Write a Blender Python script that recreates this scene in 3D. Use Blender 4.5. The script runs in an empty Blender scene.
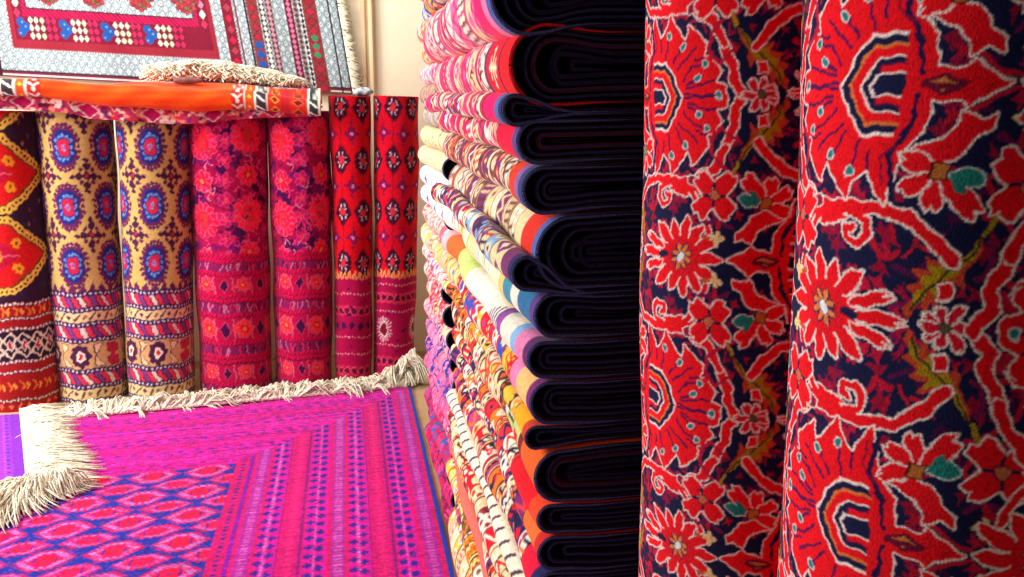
import bpy, math, random
import numpy as np
from mathutils import Matrix, Vector
PI = math.pi
SC = bpy.context.scene
COL = SC.collection

# ------------------------------------------------------------------ camera
F = 900.0
CAMZ = 1.45
PITCH = math.atan(183.5 / F)
YAW = math.atan(167.0 * math.cos(PITCH) / F)
CP = np.array([0, 0, CAMZ])
fh = np.array([math.sin(YAW), math.cos(YAW), 0.0])
RGT = np.array([math.cos(YAW), -math.sin(YAW), 0.0])
FWD = fh * math.cos(PITCH) + np.array([0, 0, -math.sin(PITCH)])
UPV = np.cross(RGT, FWD)
cam = bpy.data.cameras.new('camera')
cam.sensor_width = 36.0
cam.lens = F / 1024 * 36.0
cam.clip_start = 0.05
co = bpy.data.objects.new('camera', cam)
COL.objects.link(co)
co.matrix_world = Matrix(((RGT[0], UPV[0], -FWD[0], CP[0]), (RGT[1], UPV[1], -FWD[1], CP[1]),
                          (RGT[2], UPV[2], -FWD[2], CP[2]), (0, 0, 0, 1)))
SC.camera = co

# ------------------------------------------------------------------ light
w = bpy.data.worlds.new('world')
SC.world = w
w.use_nodes = True
w.node_tree.nodes['Background'].inputs[0].default_value = (1.0, 0.97, 0.93, 1)
w.node_tree.nodes['Background'].inputs[1].default_value = 0.13


def area(name, loc, target, sx, sy, power, col):
    l = bpy.data.lights.new(name, 'AREA')
    l.shape = 'RECTANGLE'
    l.size, l.size_y, l.energy, l.color = sx, sy, power, col
    o = bpy.data.objects.new(name, l)
    o.location = loc
    o.rotation_euler = (Vector(target) - Vector(loc)).to_track_quat('-Z', 'Y').to_euler()
    COL.objects.link(o)
    return o


area('daylight_from_shop_front', (-3.3, 3.1, 2.2), (0.3, 3.0, 0.7), 1.7, 1.8, 235, (1.0, 0.96, 0.90))
area('wall_fill', (-1.0, 3.95, 3.2), (-0.7, 5.25, 1.5), 1.4, 0.7, 48, (1.0, 0.95, 0.88))  # added unseen fill lamp, brightens the back wall and kilim from above
SC.view_settings.view_transform = 'Standard'
SC.view_settings.look = 'None'
SC.view_settings.gamma = 1
SC.view_settings.exposure = 0.0
SC.view_settings.use_curve_mapping = False


# ------------------------------------------------------------------ geometry of the view -> places
def ray(px, py):
    d = FWD * F + RGT * (px - 512) - UPV * (py - 288.5)
    return d


def at_z(px, py, z=0.0):
    d = ray(px, py)
    return CP + d * ((z - CAMZ) / d[2])


def at_y(px, py, y):
    d = ray(px, py)
    return CP + d * (y / d[1])


def at_x(px, py, x):
    d = ray(px, py)
    return CP + d * (x / d[0])


def at_depth(px, py, t):
    return CP + ray(px, py) * (t / F)


# ------------------------------------------------------------------ materials
def s2l(c):
    c = np.asarray(c, dtype=np.float64) / 255.0
    return np.where(c <= 0.04045, c / 12.92, ((c + 0.055) / 1.055) ** 2.4)


def pile_mat(name, sheen=0.12, scale=500, bump=0.35, rough=0.95, tint=(1, 0.9, 0.9)):
    m = bpy.data.materials.new(name)
    m.use_nodes = True
    nt = m.node_tree
    b = nt.nodes['Principled BSDF']
    a = nt.nodes.new('ShaderNodeAttribute')
    a.attribute_name = 'Col'
    nt.links.new(a.outputs['Color'], b.inputs['Base Color'])
    b.inputs['Roughness'].default_value = rough
    b.inputs['Specular IOR Level'].default_value = 0.1
    b.inputs['Sheen Weight'].default_value = sheen
    b.inputs['Sheen Roughness'].default_value = 0.45
    b.inputs['Sheen Tint'].default_value = (*tint, 1)
    tc = nt.nodes.new('ShaderNodeTexCoord')
    n = nt.nodes.new('ShaderNodeTexNoise')
    n.inputs['Scale'].default_value = scale
    n.inputs['Detail'].default_value = 2
    bp = nt.nodes.new('ShaderNodeBump')
    bp.inputs['Strength'].default_value = bump
    bp.inputs['Distance'].default_value = 0.002
    nt.links.new(tc.outputs['Object'], n.inputs['Vector'])
    nt.links.new(n.outputs['Fac'], bp.inputs['Height'])
    nt.links.new(bp.outputs['Normal'], b.inputs['Normal'])
    return m


def noise_mat(name, c1, c2, scale, rough=0.9, bump=0.2, sheen=0.0, spec=0.2, detail=3, dist=0.002):
    m = bpy.data.materials.new(name)
    m.use_nodes = True
    nt = m.node_tree
    b = nt.nodes['Principled BSDF']
    tc = nt.nodes.new('ShaderNodeTexCoord')
    n = nt.nodes.new('ShaderNodeTexNoise')
    n.inputs['Scale'].default_value = scale
    n.inputs['Detail'].default_value = detail
    r = nt.nodes.new('ShaderNodeValToRGB')
    r.color_ramp.elements[0].position = 0.3
    r.color_ramp.elements[1].position = 0.7
    r.color_ramp.elements[0].color = (*s2l(c1), 1)
    r.color_ramp.elements[1].color = (*s2l(c2), 1)
    nt.links.new(tc.outputs['Object'], n.inputs['Vector'])
    nt.links.new(n.outputs['Fac'], r.inputs['Fac'])
    nt.links.new(r.outputs['Color'], b.inputs['Base Color'])
    b.inputs['Roughness'].default_value = rough
    b.inputs['Specular IOR Level'].default_value = spec
    b.inputs['Sheen Weight'].default_value = sheen
    bp = nt.nodes.new('ShaderNodeBump')
    bp.inputs['Strength'].default_value = bump
    bp.inputs['Distance'].default_value = dist
    nt.links.new(n.outputs['Fac'], bp.inputs['Height'])
    nt.links.new(bp.outputs['Normal'], b.inputs['Normal'])
    return m


M_PILE = pile_mat('knotted_wool_pile')
M_BRIGHT = pile_mat('silky_dyed_pile', sheen=0.1, bump=0.25)
M_FLAT = pile_mat('flat_woven_wool', sheen=0.05, bump=0.2)
M_NAVY = noise_mat('navy_rug_backing', (9, 11, 34), (26, 30, 74), 260, bump=0.5)
M_MAROON = noise_mat('maroon_rug_backing', (66, 6, 20), (120, 12, 30), 260, bump=0.5)
M_CORD = noise_mat('blue_selvage_cord', (24, 36, 90), (80, 104, 166), 420, bump=0.6)
M_CORDR = noise_mat('red_selvage_cord', (150, 10, 25), (220, 30, 40), 420, bump=0.6)
M_CORDW = noise_mat('brown_selvage_cord', (90, 50, 40), (140, 90, 70), 420, bump=0.6)
M_FRINGE = noise_mat('cream_cotton_fringe', (222, 212, 186), (250, 246, 230), 90, bump=0.2)
M_WALL = noise_mat('cream_plaster_wall', (248, 232, 204), (252, 240, 218), 3.0, bump=0.05)
M_TRIM = noise_mat('beige_painted_trim', (232, 206, 168), (240, 216, 180), 5.0, bump=0.03)
M_FLOOR = noise_mat('sandy_stone_floor', (176, 140, 104), (205, 172, 135), 9.0, bump=0.1)
M_WOOD = noise_mat('dark_brown_wood', (92, 52, 58), (130, 84, 84), 30.0, rough=0.5)
M_BLUEW = noise_mat('blue_white_cloth', (120, 150, 190), (240, 240, 240), 60.0)
M_GREY = noise_mat('grey_brown_cloth', (120, 105, 95), (200, 170, 150), 40.0)


# ------------------------------------------------------------------ objects
def tag(o, label=None, cat=None, group=None, kind=None):
    if label: o['label'] = label
    if cat: o['category'] = cat
    if group: o['group'] = group
    if kind: o['kind'] = kind
    return o


def empty(name, loc, label, cat, group=None):
    o = bpy.data.objects.new(name, None)
    o.location = loc
    o.empty_display_size = 0.05
    COL.objects.link(o)
    return tag(o, label, cat, group)


def raw_mesh(name, V, Q, mat, parent=None, C=None, T=None):
    """V (n,3), Q (m,4) quads, T (k,3) tris, C (n,3) linear colours"""
    V = np.asarray(V, np.float32).reshape(-1, 3)
    Q = np.asarray(Q, np.int32).reshape(-1, 4)
    T = np.zeros((0, 3), np.int32) if T is None else np.asarray(T, np.int32).reshape(-1, 3)
    me = bpy.data.meshes.new(name)
    me.vertices.add(len(V))
    me.vertices.foreach_set('co', V.ravel())
    nl = len(Q) * 4 + len(T) * 3
    me.loops.add(nl)
    me.loops.foreach_set('vertex_index', np.concatenate([Q.ravel(), T.ravel()]).astype(np.int32))
    me.polygons.add(len(Q) + len(T))
    st = np.concatenate([np.arange(len(Q)) * 4, len(Q) * 4 + np.arange(len(T)) * 3]).astype(np.int32)
    me.polygons.foreach_set('loop_start', st)
    me.polygons.foreach_set('use_smooth', np.ones(len(Q) + len(T), bool))
    if C is not None:
        a = me.color_attributes.new('Col', 'FLOAT_COLOR', 'POINT')
        cc = np.ones((len(V), 4), np.float32)
        cc[:, :3] = np.asarray(C).reshape(-1, 3)
        a.data.foreach_set('color', cc.ravel())
    me.update(calc_edges=True)
    me.validate()
    me.materials.append(mat)
    o = bpy.data.objects.new(name, me)
    COL.objects.link(o)
    if parent is not None:
        o.parent = parent
    return o


class MB:
    """collects grids into one mesh"""
    def __init__(s):
        s.V, s.Q, s.C, s.n, s.T = [], [], [], 0, []

    def grid(s, P, C=None, flip=False, wrap=False):
        P = np.asarray(P, float)
        ny, nx = P.shape[:2]
        idx = np.arange(ny * nx).reshape(ny, nx) + s.n
        if wrap:
            idx = np.concatenate([idx, idx[:, :1]], 1)
        a, b, c, d = idx[:-1, :-1], idx[:-1, 1:], idx[1:, 1:], idx[1:, :-1]
        q = np.stack([a, b, c, d] if not flip else [a, d, c, b], -1).reshape(-1, 4)
        s.V.append(P.reshape(-1, 3))
        s.Q.append(q)
        if C is None:
            C = np.zeros((ny, nx, 3))
        C = np.broadcast_to(C, (ny, nx, 3))
        s.C.append(C.reshape(-1, 3))
        s.n += ny * nx
        return s

    def tube(s, pts, r, k=6, C=None):
        pts = np.asarray(pts, float)
        n = len(pts)
        r = np.broadcast_to(r, (n,))
        t = np.gradient(pts, axis=0)
        t /= np.linalg.norm(t, axis=1, keepdims=True) + 1e-12
        up = np.array([0, 0, 1.0]) if abs(t[:, 2]).mean() < 0.8 else np.array([1.0, 0, 0])
        a = np.cross(t, up)
        a /= np.linalg.norm(a, axis=1, keepdims=True) + 1e-9
        b = np.cross(t, a)
        ang = np.arange(k) / k * 2 * PI
        P = pts[:, None] + r[:, None, None] * (np.cos(ang)[None, :, None] * a[:, None] + np.sin(ang)[None, :, None] * b[:, None])
        P0 = np.repeat(pts[:1, None], k, 1)
        P1 = np.repeat(pts[-1:, None], k, 1)
        s.grid(np.concatenate([P0, P, P1], 0), C, wrap=True)
        return s

    def build(s, name, mat, parent=None, colour=True):
        return raw_mesh(name, np.concatenate(s.V), np.concatenate(s.Q), mat, parent, np.concatenate(s.C) if colour else None)


def solid_box(mb, x0, x1, y0, y1, z0, z1, bev=0.003):
    for ax in range(3):
        for sg in (0, 1):
            lo = [x0 + bev, y0 + bev, z0 + bev]
            hi = [x1 - bev, y1 - bev, z1 - bev]
            val = ([x1, y1, z1] if sg else [x0, y0, z0])[ax]
            u, v = [i for i in range(3) if i != ax]
            P = np.zeros((2, 2, 3))
            for i in range(2):
                for j in range(2):
                    P[i, j, ax] = val
                    P[i, j, u] = (lo[u], hi[u])[i]
                    P[i, j, v] = (lo[v], hi[v])[j]
            mb.grid(P)
    return mb


def bevel_box(name, x0, x1, y0, y1, z0, z1, mat, parent=None, bev=0.004):
    import bmesh
    bm = bmesh.new()
    bmesh.ops.create_cube(bm, size=1)
    for v in bm.verts:
        v.co = ((x0 + x1) / 2 + v.co.x * (x1 - x0), (y0 + y1) / 2 + v.co.y * (y1 - y0), (z0 + z1) / 2 + v.co.z * (z1 - z0))
    if bev:
        bmesh.ops.bevel(bm, geom=bm.edges[:], offset=bev, segments=2, affect='EDGES')
    me = bpy.data.meshes.new(name)
    bm.to_mesh(me)
    bm.free()
    me.materials.append(mat)
    o = bpy.data.objects.new(name, me)
    COL.objects.link(o)
    if parent: o.parent = parent
    return o


# ------------------------------------------------------------------ weaving canvases (knot maps evaluated into vertex colours)
class Cv:
    def __init__(s, x0, x1, y0, y1, res, bg, wrap=(False, False), mirror=False):
        s.x0, s.x1, s.y0, s.y1, s.res = x0, x1, y0, y1, res
        s.nx, s.ny = int(round((x1 - x0) / res)), int(round((y1 - y0) / res))
        s.xs = x0 + (np.arange(s.nx) + .5) * (x1 - x0) / s.nx
        s.ys = y0 + (np.arange(s.ny) + .5) * (y1 - y0) / s.ny
        s.a = np.zeros((s.ny, s.nx, 3)) + np.array(bg, float)
        s.wrap = wrap
        s.mirror = mirror

    def _offs(s, bx0, bx1, by0, by1):
        ox = [0]
        oy = [0]
        W, H = s.x1 - s.x0, s.y1 - s.y0
        if s.wrap[0]: ox += [-W, W]
        if s.wrap[1]: oy += [-H, H]
        for dx in ox:
            for dy in oy:
                if bx1 + dx > s.x0 and bx0 + dx < s.x1 and by1 + dy > s.y0 and by0 + dy < s.y1:
                    yield dx, dy

    def _apply(s, box, fn, layers):
        bx0, bx1, by0, by1 = box
        for dx, dy in s._offs(bx0, bx1, by0, by1):
            i0, i1 = np.searchsorted(s.xs, [bx0 + dx, bx1 + dx])
            j0, j1 = np.searchsorted(s.ys, [by0 + dy, by1 + dy])
            if i1 <= i0 or j1 <= j0: continue
            X, Y = np.meshgrid(s.xs[i0:i1] - dx, s.ys[j0:j1] - dy)
            d = fn(X, Y)
            for off, col in layers:
                s.a[j0:j1, i0:i1][d < off] = col

    def poly(s, pts, col, ow=0, oc=None, extra=()):
        for my in ((1, -1) if s.mirror else (1,)):
            P = np.array(pts, float)
            P[:, 1] *= my
            m = max([ow] + [e[0] for e in extra] + [0]) + s.res

            def fn(X, Y):
                ins = np.zeros(X.shape, bool)
                d = np.full(X.shape, 1e9)
                n = len(P)
                for i in range(n):
                    a, b = P[i], P[(i + 1) % n]
                    e = b - a
                    t = np.clip(((X - a[0]) * e[0] + (Y - a[1]) * e[1]) / (e @ e + 1e-12), 0, 1)
                    d = np.minimum(d, (X - a[0] - t * e[0]) ** 2 + (Y - a[1] - t * e[1]) ** 2)
                    c = (a[1] > Y) != (b[1] > Y)
                    if e[1] != 0:
                        ins ^= c & (X < e[0] * (Y - a[1]) / e[1] + a[0])
                d = np.sqrt(d)
                return np.where(ins, -d, d)
            L = list(extra) + ([(ow, oc)] if ow else []) + [(0, col)]
            s._apply((P[:, 0].min() - m, P[:, 0].max() + m, P[:, 1].min() - m, P[:, 1].max() + m), fn, L)

    def line(s, pts, wd, col, ow=0, oc=None, taper=False):
        for my in ((1, -1) if s.mirror else (1,)):
            P = np.array(pts, float)
            P[:, 1] *= my
            m = wd / 2 + ow + s.res
            n = len(P)

            def fn(X, Y):
                d = np.full(X.shape, 1e9)
                for i in range(n - 1):
                    a, b = P[i], P[i + 1]
                    e = b - a
                    t = np.clip(((X - a[0]) * e[0] + (Y - a[1]) * e[1]) / (e @ e + 1e-12), 0, 1)
                    hw = wd / 2 * (1 - 0.75 * (i + t) / (n - 1)) if taper else wd / 2
                    d = np.minimum(d, np.hypot(X - a[0] - t * e[0], Y - a[1] - t * e[1]) - hw)
                return d
            L = ([(ow, oc)] if ow else []) + [(0, col)]
            s._apply((P[:, 0].min() - m, P[:, 0].max() + m, P[:, 1].min() - m, P[:, 1].max() + m), fn, L)

    def ell(s, cx, cy, rx, ry, col, ow=0, oc=None, p=2.0):
        for my in ((1, -1) if s.mirror else (1,)):
            yy = cy * my
            r = min(rx, ry)

            def fn(X, Y):
                q = (np.abs((X - cx) / rx) ** p + np.abs((Y - yy) / ry) ** p) ** (1 / p)
                return (q - 1) * r
            L = ([(ow, oc)] if ow else []) + [(0, col)]
            k = 1 + (ow + s.res) / r
            s._apply((cx - rx * k, cx + rx * k, yy - ry * k, yy + ry * k), fn, L)

    def petal(s, cx, cy, ang, r0, r1, wd, col, ow=0, oc=None, sx=1, sy=1):
        a = math.radians(ang)
        ca, sa = math.cos(a), math.sin(a)
        pts = []
        for t, h in ((0, .35), (.35, .8), (.65, 1.0), (.85, .7), (1, .08)):
            pts.append((r0 + (r1 - r0) * t, h * wd / 2))
        pts = pts + [(x, -y) for x, y in pts[::-1]]
        s.poly([(cx + sx * (x * ca - y * sa), cy + sy * (x * sa + y * ca)) for x, y in pts], col, ow, oc)

    def bands(s, rows, axis=1):
        c = s.ys if axis == 1 else s.xs
        for a, b, col in rows:
            k = (c >= a) & (c < b)
            if axis == 1: s.a[k] = col
            else: s.a[:, k] = col

    def where(s, mask, col):
        s.a[mask] = col

    def grids(s):
        return np.meshgrid(s.xs, s.ys)

    def get(s, X, Y, jit=0.0, seed=0):
        W, H = s.x1 - s.x0, s.y1 - s.y0
        i = np.floor((X - s.x0) / W * s.nx).astype(int)
        j = np.floor((Y - s.y0) / H * s.ny).astype(int)
        i = i % s.nx if s.wrap[0] else np.clip(i, 0, s.nx - 1)
        j = j % s.ny if s.wrap[1] else np.clip(j, 0, s.ny - 1)
        return s.a[j, i]

    def smooth(s, X, Y):
        W, H = s.x1 - s.x0, s.y1 - s.y0
        fx = (X - s.x0) / W * s.nx - .5
        fy = (Y - s.y0) / H * s.ny - .5
        i0 = np.floor(fx).astype(int)
        j0 = np.floor(fy).astype(int)
        tx = (fx - i0)[..., None]
        ty = (fy - j0)[..., None]

        def g(i, j):
            i = i % s.nx if s.wrap[0] else np.clip(i, 0, s.nx - 1)
            j = j % s.ny if s.wrap[1] else np.clip(j, 0, s.ny - 1)
            return s.L[j, i]
        if not hasattr(s, 'L') or s.L is None:
            s.L = s2l(s.a)
        return (g(i0, j0) * (1 - tx) * (1 - ty) + g(i0 + 1, j0) * tx * (1 - ty) + g(i0, j0 + 1) * (1 - tx) * ty + g(i0 + 1, j0 + 1) * tx * ty)

    def finish(s, seed=1, amt=0.12):
        """knot to knot dye variation, then to linear light"""
        r = np.random.RandomState(seed)
        k = 1 + amt * r.standard_normal((s.ny, s.nx, 1))
        s.L = np.clip(s2l(np.clip(s.a, 0, 255)) * k, 0, 1)
        return s


# ---- the big navy and red floral design of the two near rolls (unit about 1 mm)
RED, NAVY, WHT = (240, 10, 30), (18, 22, 66), (250, 226, 226)
CRIM, PURP, OLV, TEAL, ORG, MAG = (150, 8, 52), (84, 14, 74), (170, 140, 20), (30, 130, 125), (225, 120, 50), (205, 20, 90)
HP = 400.0
HW = 436.0


def herati():
    c = Cv(-206, -206 + HW, -HP / 2, HP / 2, 1.5, NAVY, (True, True), True)
    rnd = random.Random(4)
    O1 = 1.9
    # quiet second layer of jagged crimson leaves and stems
    for k in range(250):
        x, y = rnd.uniform(-206, 230), rnd.uniform(0, 200)
        r = rnd.uniform(5, 14)
        n = rnd.randint(7, 11)
        col = rnd.choice([CRIM, CRIM, (150, 10, 62), (186, 12, 46), (70, 12, 70), (190, 16, 60)])
        c.poly([(x + r * (1 if i % 2 else .4) * math.cos(i * 2 * PI / n) * rnd.uniform(.6, 1.3),
                 y + r * (1 if i % 2 else .4) * math.sin(i * 2 * PI / n) * rnd.uniform(.6, 1.3)) for i in range(n)], col)
    for k in range(46):
        x, y, a = rnd.uniform(-206, 230), rnd.uniform(0, 200), rnd.uniform(0, 6.28)
        pts = [(x, y)]
        for q in range(4):
            a += rnd.uniform(-.2, .9)
            pts.append((pts[-1][0] + 9 * math.cos(a), pts[-1][1] + 9 * math.sin(a)))
        c.line(pts, rnd.uniform(2.5, 4.5), rnd.choice([(170, 14, 70), (120, 16, 80), (196, 20, 50)]))
    for (tx, ty) in ((0, 0), (218, 200)):
        T = lambda pts: [(x + tx, y - ty) for x, y in pts]
        def L(pts, wd, col, ow=0, oc=None, taper=False): c.line(T(pts), wd, col, ow, oc, taper)
        def G(pts, col, ow=0, oc=None, extra=()): c.poly(T(pts), col, ow, oc, extra)
        def E(x, y, rx, ry, col, ow=0, oc=None): c.ell(x + tx, y - ty, rx, ry, col, ow, oc)

        def Pt(x, y, ang, r0, r1, wd, col, ow=0, oc=None):
            c.petal(x + tx, y - ty, ang, r0, r1, wd, col, ow, oc)

        def Nt(x, y, ang, r0, r1, wd, col=RED, ow=O1, oc=WHT):
            """square-ended petal with a notch"""
            a = math.radians(ang)
            h = wd / 2
            P = [(r0, -h * .35), (r0 + (r1 - r0) * .3, -h * .95), (r1 * .8, -h), (r1 * .96, -h * .8), (r1 * .94, -h * .2), (r1 * .88, 0),
                 (r1 * 1.04, h * .3), (r1 * .9, h * .95), (r1 * .7, h), (r0 + (r1 - r0) * .3, h * .95), (r0, h * .35)]
            G([(x + p * math.cos(a) - q * math.sin(a), y + p * math.sin(a) + q * math.cos(a)) for p, q in P], col, ow, oc)
        # vines
        L([(66, 40), (84, 52), (100, 44), (112, 55), (108, 70)], 5, (110, 14, 80))
        L([(60, 104), (76, 110), (96, 128), (100, 150), (84, 162), (70, 150)], 5, (190, 16, 60))
        L([(20, 140), (10, 160), (-10, 150)], 4.5, PURP)
        L([(-30, 128), (-22, 146), (-8, 140)], 6, (190, 16, 50))
        # olive leaf with dark midrib
        G([(62, 118), (52, 130), (50, 142), (42, 138), (32, 134), (28, 144), (16, 140), (20, 152), (6, 152), (12, 162), (0, 168), (8, 176), (-2, 186),
           (3, 197), (9, 188), (13, 178), (17, 192), (22, 178), (28, 188), (27, 168), (35, 176), (38, 160), (46, 168), (48, 150), (58, 136)], (196, 66, 40))
        G([(60, 120), (50, 132), (44, 142), (34, 138), (30, 148), (20, 146), (22, 156), (12, 158), (14, 168), (6, 174), (6, 190), (13, 180),
           (18, 168), (24, 176), (28, 160), (36, 160), (46, 148), (54, 138)], OLV)
        L([(62, 118), (48, 142), (30, 156), (14, 172), (6, 188)], 2.2, (50, 50, 34))
        L([(62, 120), (70, 104), (70, 92)], 4.2, OLV)
        # chevron ahead of the petals, joined to the arm
        L([(-138, 62), (-142, 50), (-152, 34), (-150, 18), (-164, 0)], 11, RED, O1, WHT)
        # arm with its curl
        L([(-138, 62), (-126, 86), (-104, 104), (-78, 105), (-30, 103), (0, 108), (20, 124), (38, 144)], 10.5, RED, O1, WHT)
        L([(-110, 98), (-98, 110), (-84, 112), (-62, 108)], 20, RED, O1, WHT)
        L([(-72, 106), (-50, 108), (-36, 114), (-32, 126), (-42, 135), (-54, 132), (-56, 124), (-48, 121)], 6.5, RED, O1, WHT)
        L([(-92, 116), (-104, 130), (-114, 148), (-122, 166)], 7, RED, O1, WHT)
        L([(-138, 62), (-126, 86), (-104, 104), (-78, 105), (-30, 103), (0, 108), (20, 124), (38, 144)], 10, RED)
        L([(-110, 98), (-98, 108), (-84, 109), (-66, 108)], 17, RED)
        G([(-100, 98), (-90, 96), (-86, 106), (-96, 110)], (150, 10, 60), 1.4, WHT)
        # star flower on the other axis
        for k in range(13):
            a = k * 360 / 13 + 13.8
            far = 44 + 14 * abs(math.cos(math.radians(a))) + (7 if k % 2 else 0)
            Pt(-84, 200, a, 8, far, 15, RED, O1, WHT)
        E(-84, 200, 28, 26, (225, 12, 34))
        for k in range(8):
            Pt(-84, 200, k * 45 + 20, 3, 17, 6, (225, 130, 70), 1.2, (60, 20, 70))
        E(-84, 200, 5.5, 5.5, (225, 235, 240), 1.2, (30, 60, 130))
        for a, r in ((0, 82), (17, 74), (-17, 74)):
            Nt(-84, 200, a, 34, r, 11)
        E(-52, 200, 11, 4.6, NAVY)
        # small sprig right of the star flower, with two little squares
        for a in (0, 50, -50, 100, -100, 150, -150, 180):
            Nt(32, 200, a, 4, 23 if abs(a) < 60 else 18, 8, (214, 16, 50))
        E(32, 200, 4.5, 4.5, (90, 90, 60), 1.2, (110, 10, 50))
        G([(26, 163), (36, 163), (36, 175), (26, 175)], RED, O1, WHT)
        # palmette
        pal = [(-143, 0), (-141, 12), (-126, 17), (-134, 28), (-128, 44), (-112, 46), (-116, 62), (-90, 84), (-84, 66), (-57, 98), (-50, 82), (-38, 70),
               (-19, 101), (-14, 80), (-9, 58), (8, 38), (12, 12), (34, 13), (38, 19), (46, 12), (70, 0)]
        full = pal + [(x, -y) for x, y in pal[::-1]][1:-1]
        G(full, RED, O1, WHT)
        L([(-14, 84), (-18, 60), (-3, 34), (-5, 14)], 5, (26, 16, 70))
        L([(-22, 84), (-26, 62), (-12, 50)], 2.2, (130, 8, 60))
        for p in ([(-132, 0), (-100, 1), (-78, 2)], [(-126, 17), (-104, 14), (-84, 8)], [(-112, 46), (-96, 42)], [(-84, 66), (-74, 56)], [(-38, 70), (-36, 54)], [(-112, 40), (-92, 34), (-78, 18)], [(-108, 24), (-84, 12)], [(-80, 60), (-70, 50), (-62, 40)], [(-56, 76), (-50, 60), (-46, 46)], [(-100, 56), (-84, 44), (-68, 34)]):
            L(p, 2.8, (70, 12, 80))
        for x, y in ((-131, 1), (-112, 38), (-80, 60), (-55, 74), (-102, 22)):
            E(x, y, 3.8, 3.8, TEAL, 1.4, (214, 214, 226))
        L([(-138, 30), (-126, 40)], 1.5, WHT)
        for k, (col, ins) in enumerate(((WHT, 0), (NAVY, 2.2), (NAVY, 6), ((214, 120, 60), 8.5), (RED, 11), (RED, 16), (WHT, 18.5), (NAVY, 20.5), ((90, 14, 70), 25), (RED, 27))):
            G([(-76 + ins * 1.15, -.1), (-62 + ins * .95, 26 - ins * .62), (-48 + ins * .55, 42 - ins), (-16 + .25 * ins, 42 - ins), (-16 + .25 * ins, 34 - ins) if ins < 3 else (-14, 38 - ins), (-14, -.1)], col)
        G([(-45, -.1), (-40, 10), (-12, 10), (-12, -.1)], WHT)
        G([(-42, -.1), (-38, 7.5), (-12, 7.5), (-12, -.1)], NAVY)
        L([(-38, 1), (-12, 1)], .1, NAVY)
        G([(-12, -.1), (-12, 34), (-4, 28), (2, 10), (2, -.1)], RED)
        L([(-10, 40), (-2, 30), (0, 8)], 3.6, (26, 16, 70))
        G([(4, 0), (19, 5), (34, 0)], (205, 120, 60), 3.5, (110, 10, 50))
        # cream crosses by the tip
        for a in (0, 90, 180, 270):
            Pt(84, 27, a, 0, 11, 6, (240, 215, 150))
        Pt(84, 27, 0, 8, 20, 6, (200, 90, 50))
        Pt(84, 27, 90, 9, 24, 7, (190, 16, 50))
        # flower with teal leaf
        G([(2, 52), (24, 44), (34, 34), (36, 22), (50, 28), (60, 24), (60, 34), (48, 42), (40, 56), (24, 62), (8, 60)], RED, O1, WHT)
        for a in (102, 150, 200):
            Nt(24, 70, a, 6, 33, 15)
        Nt(24, 70, 50, 6, 46, 18)
        Pt(34, 72, 12, 0, 26, 15, TEAL, 1.6, (190, 215, 220))
        Pt(34, 74, 50, 0, 18, 8, TEAL)
        G([(18, 64), (30, 64), (30, 76), (18, 76)], (190, 110, 50), 1.6, (90, 20, 20))
        # second flower
        for a in (45, 135, 225, 315):
            Nt(92, 80, a, 4, 34, 23)
        for a in (0, 90, 180, 270):
            Pt(92, 80, a, 4, 17, 4, NAVY)
        E(92, 80, 6, 6, (205, 110, 80), 1.6, (110, 10, 50))
    return c.finish(3, 0.20)


def ss(a, b, x):
    t = np.clip((x - a) / (b - a), 0, 1)
    return t * t * (3 - 2 * t)


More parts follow.
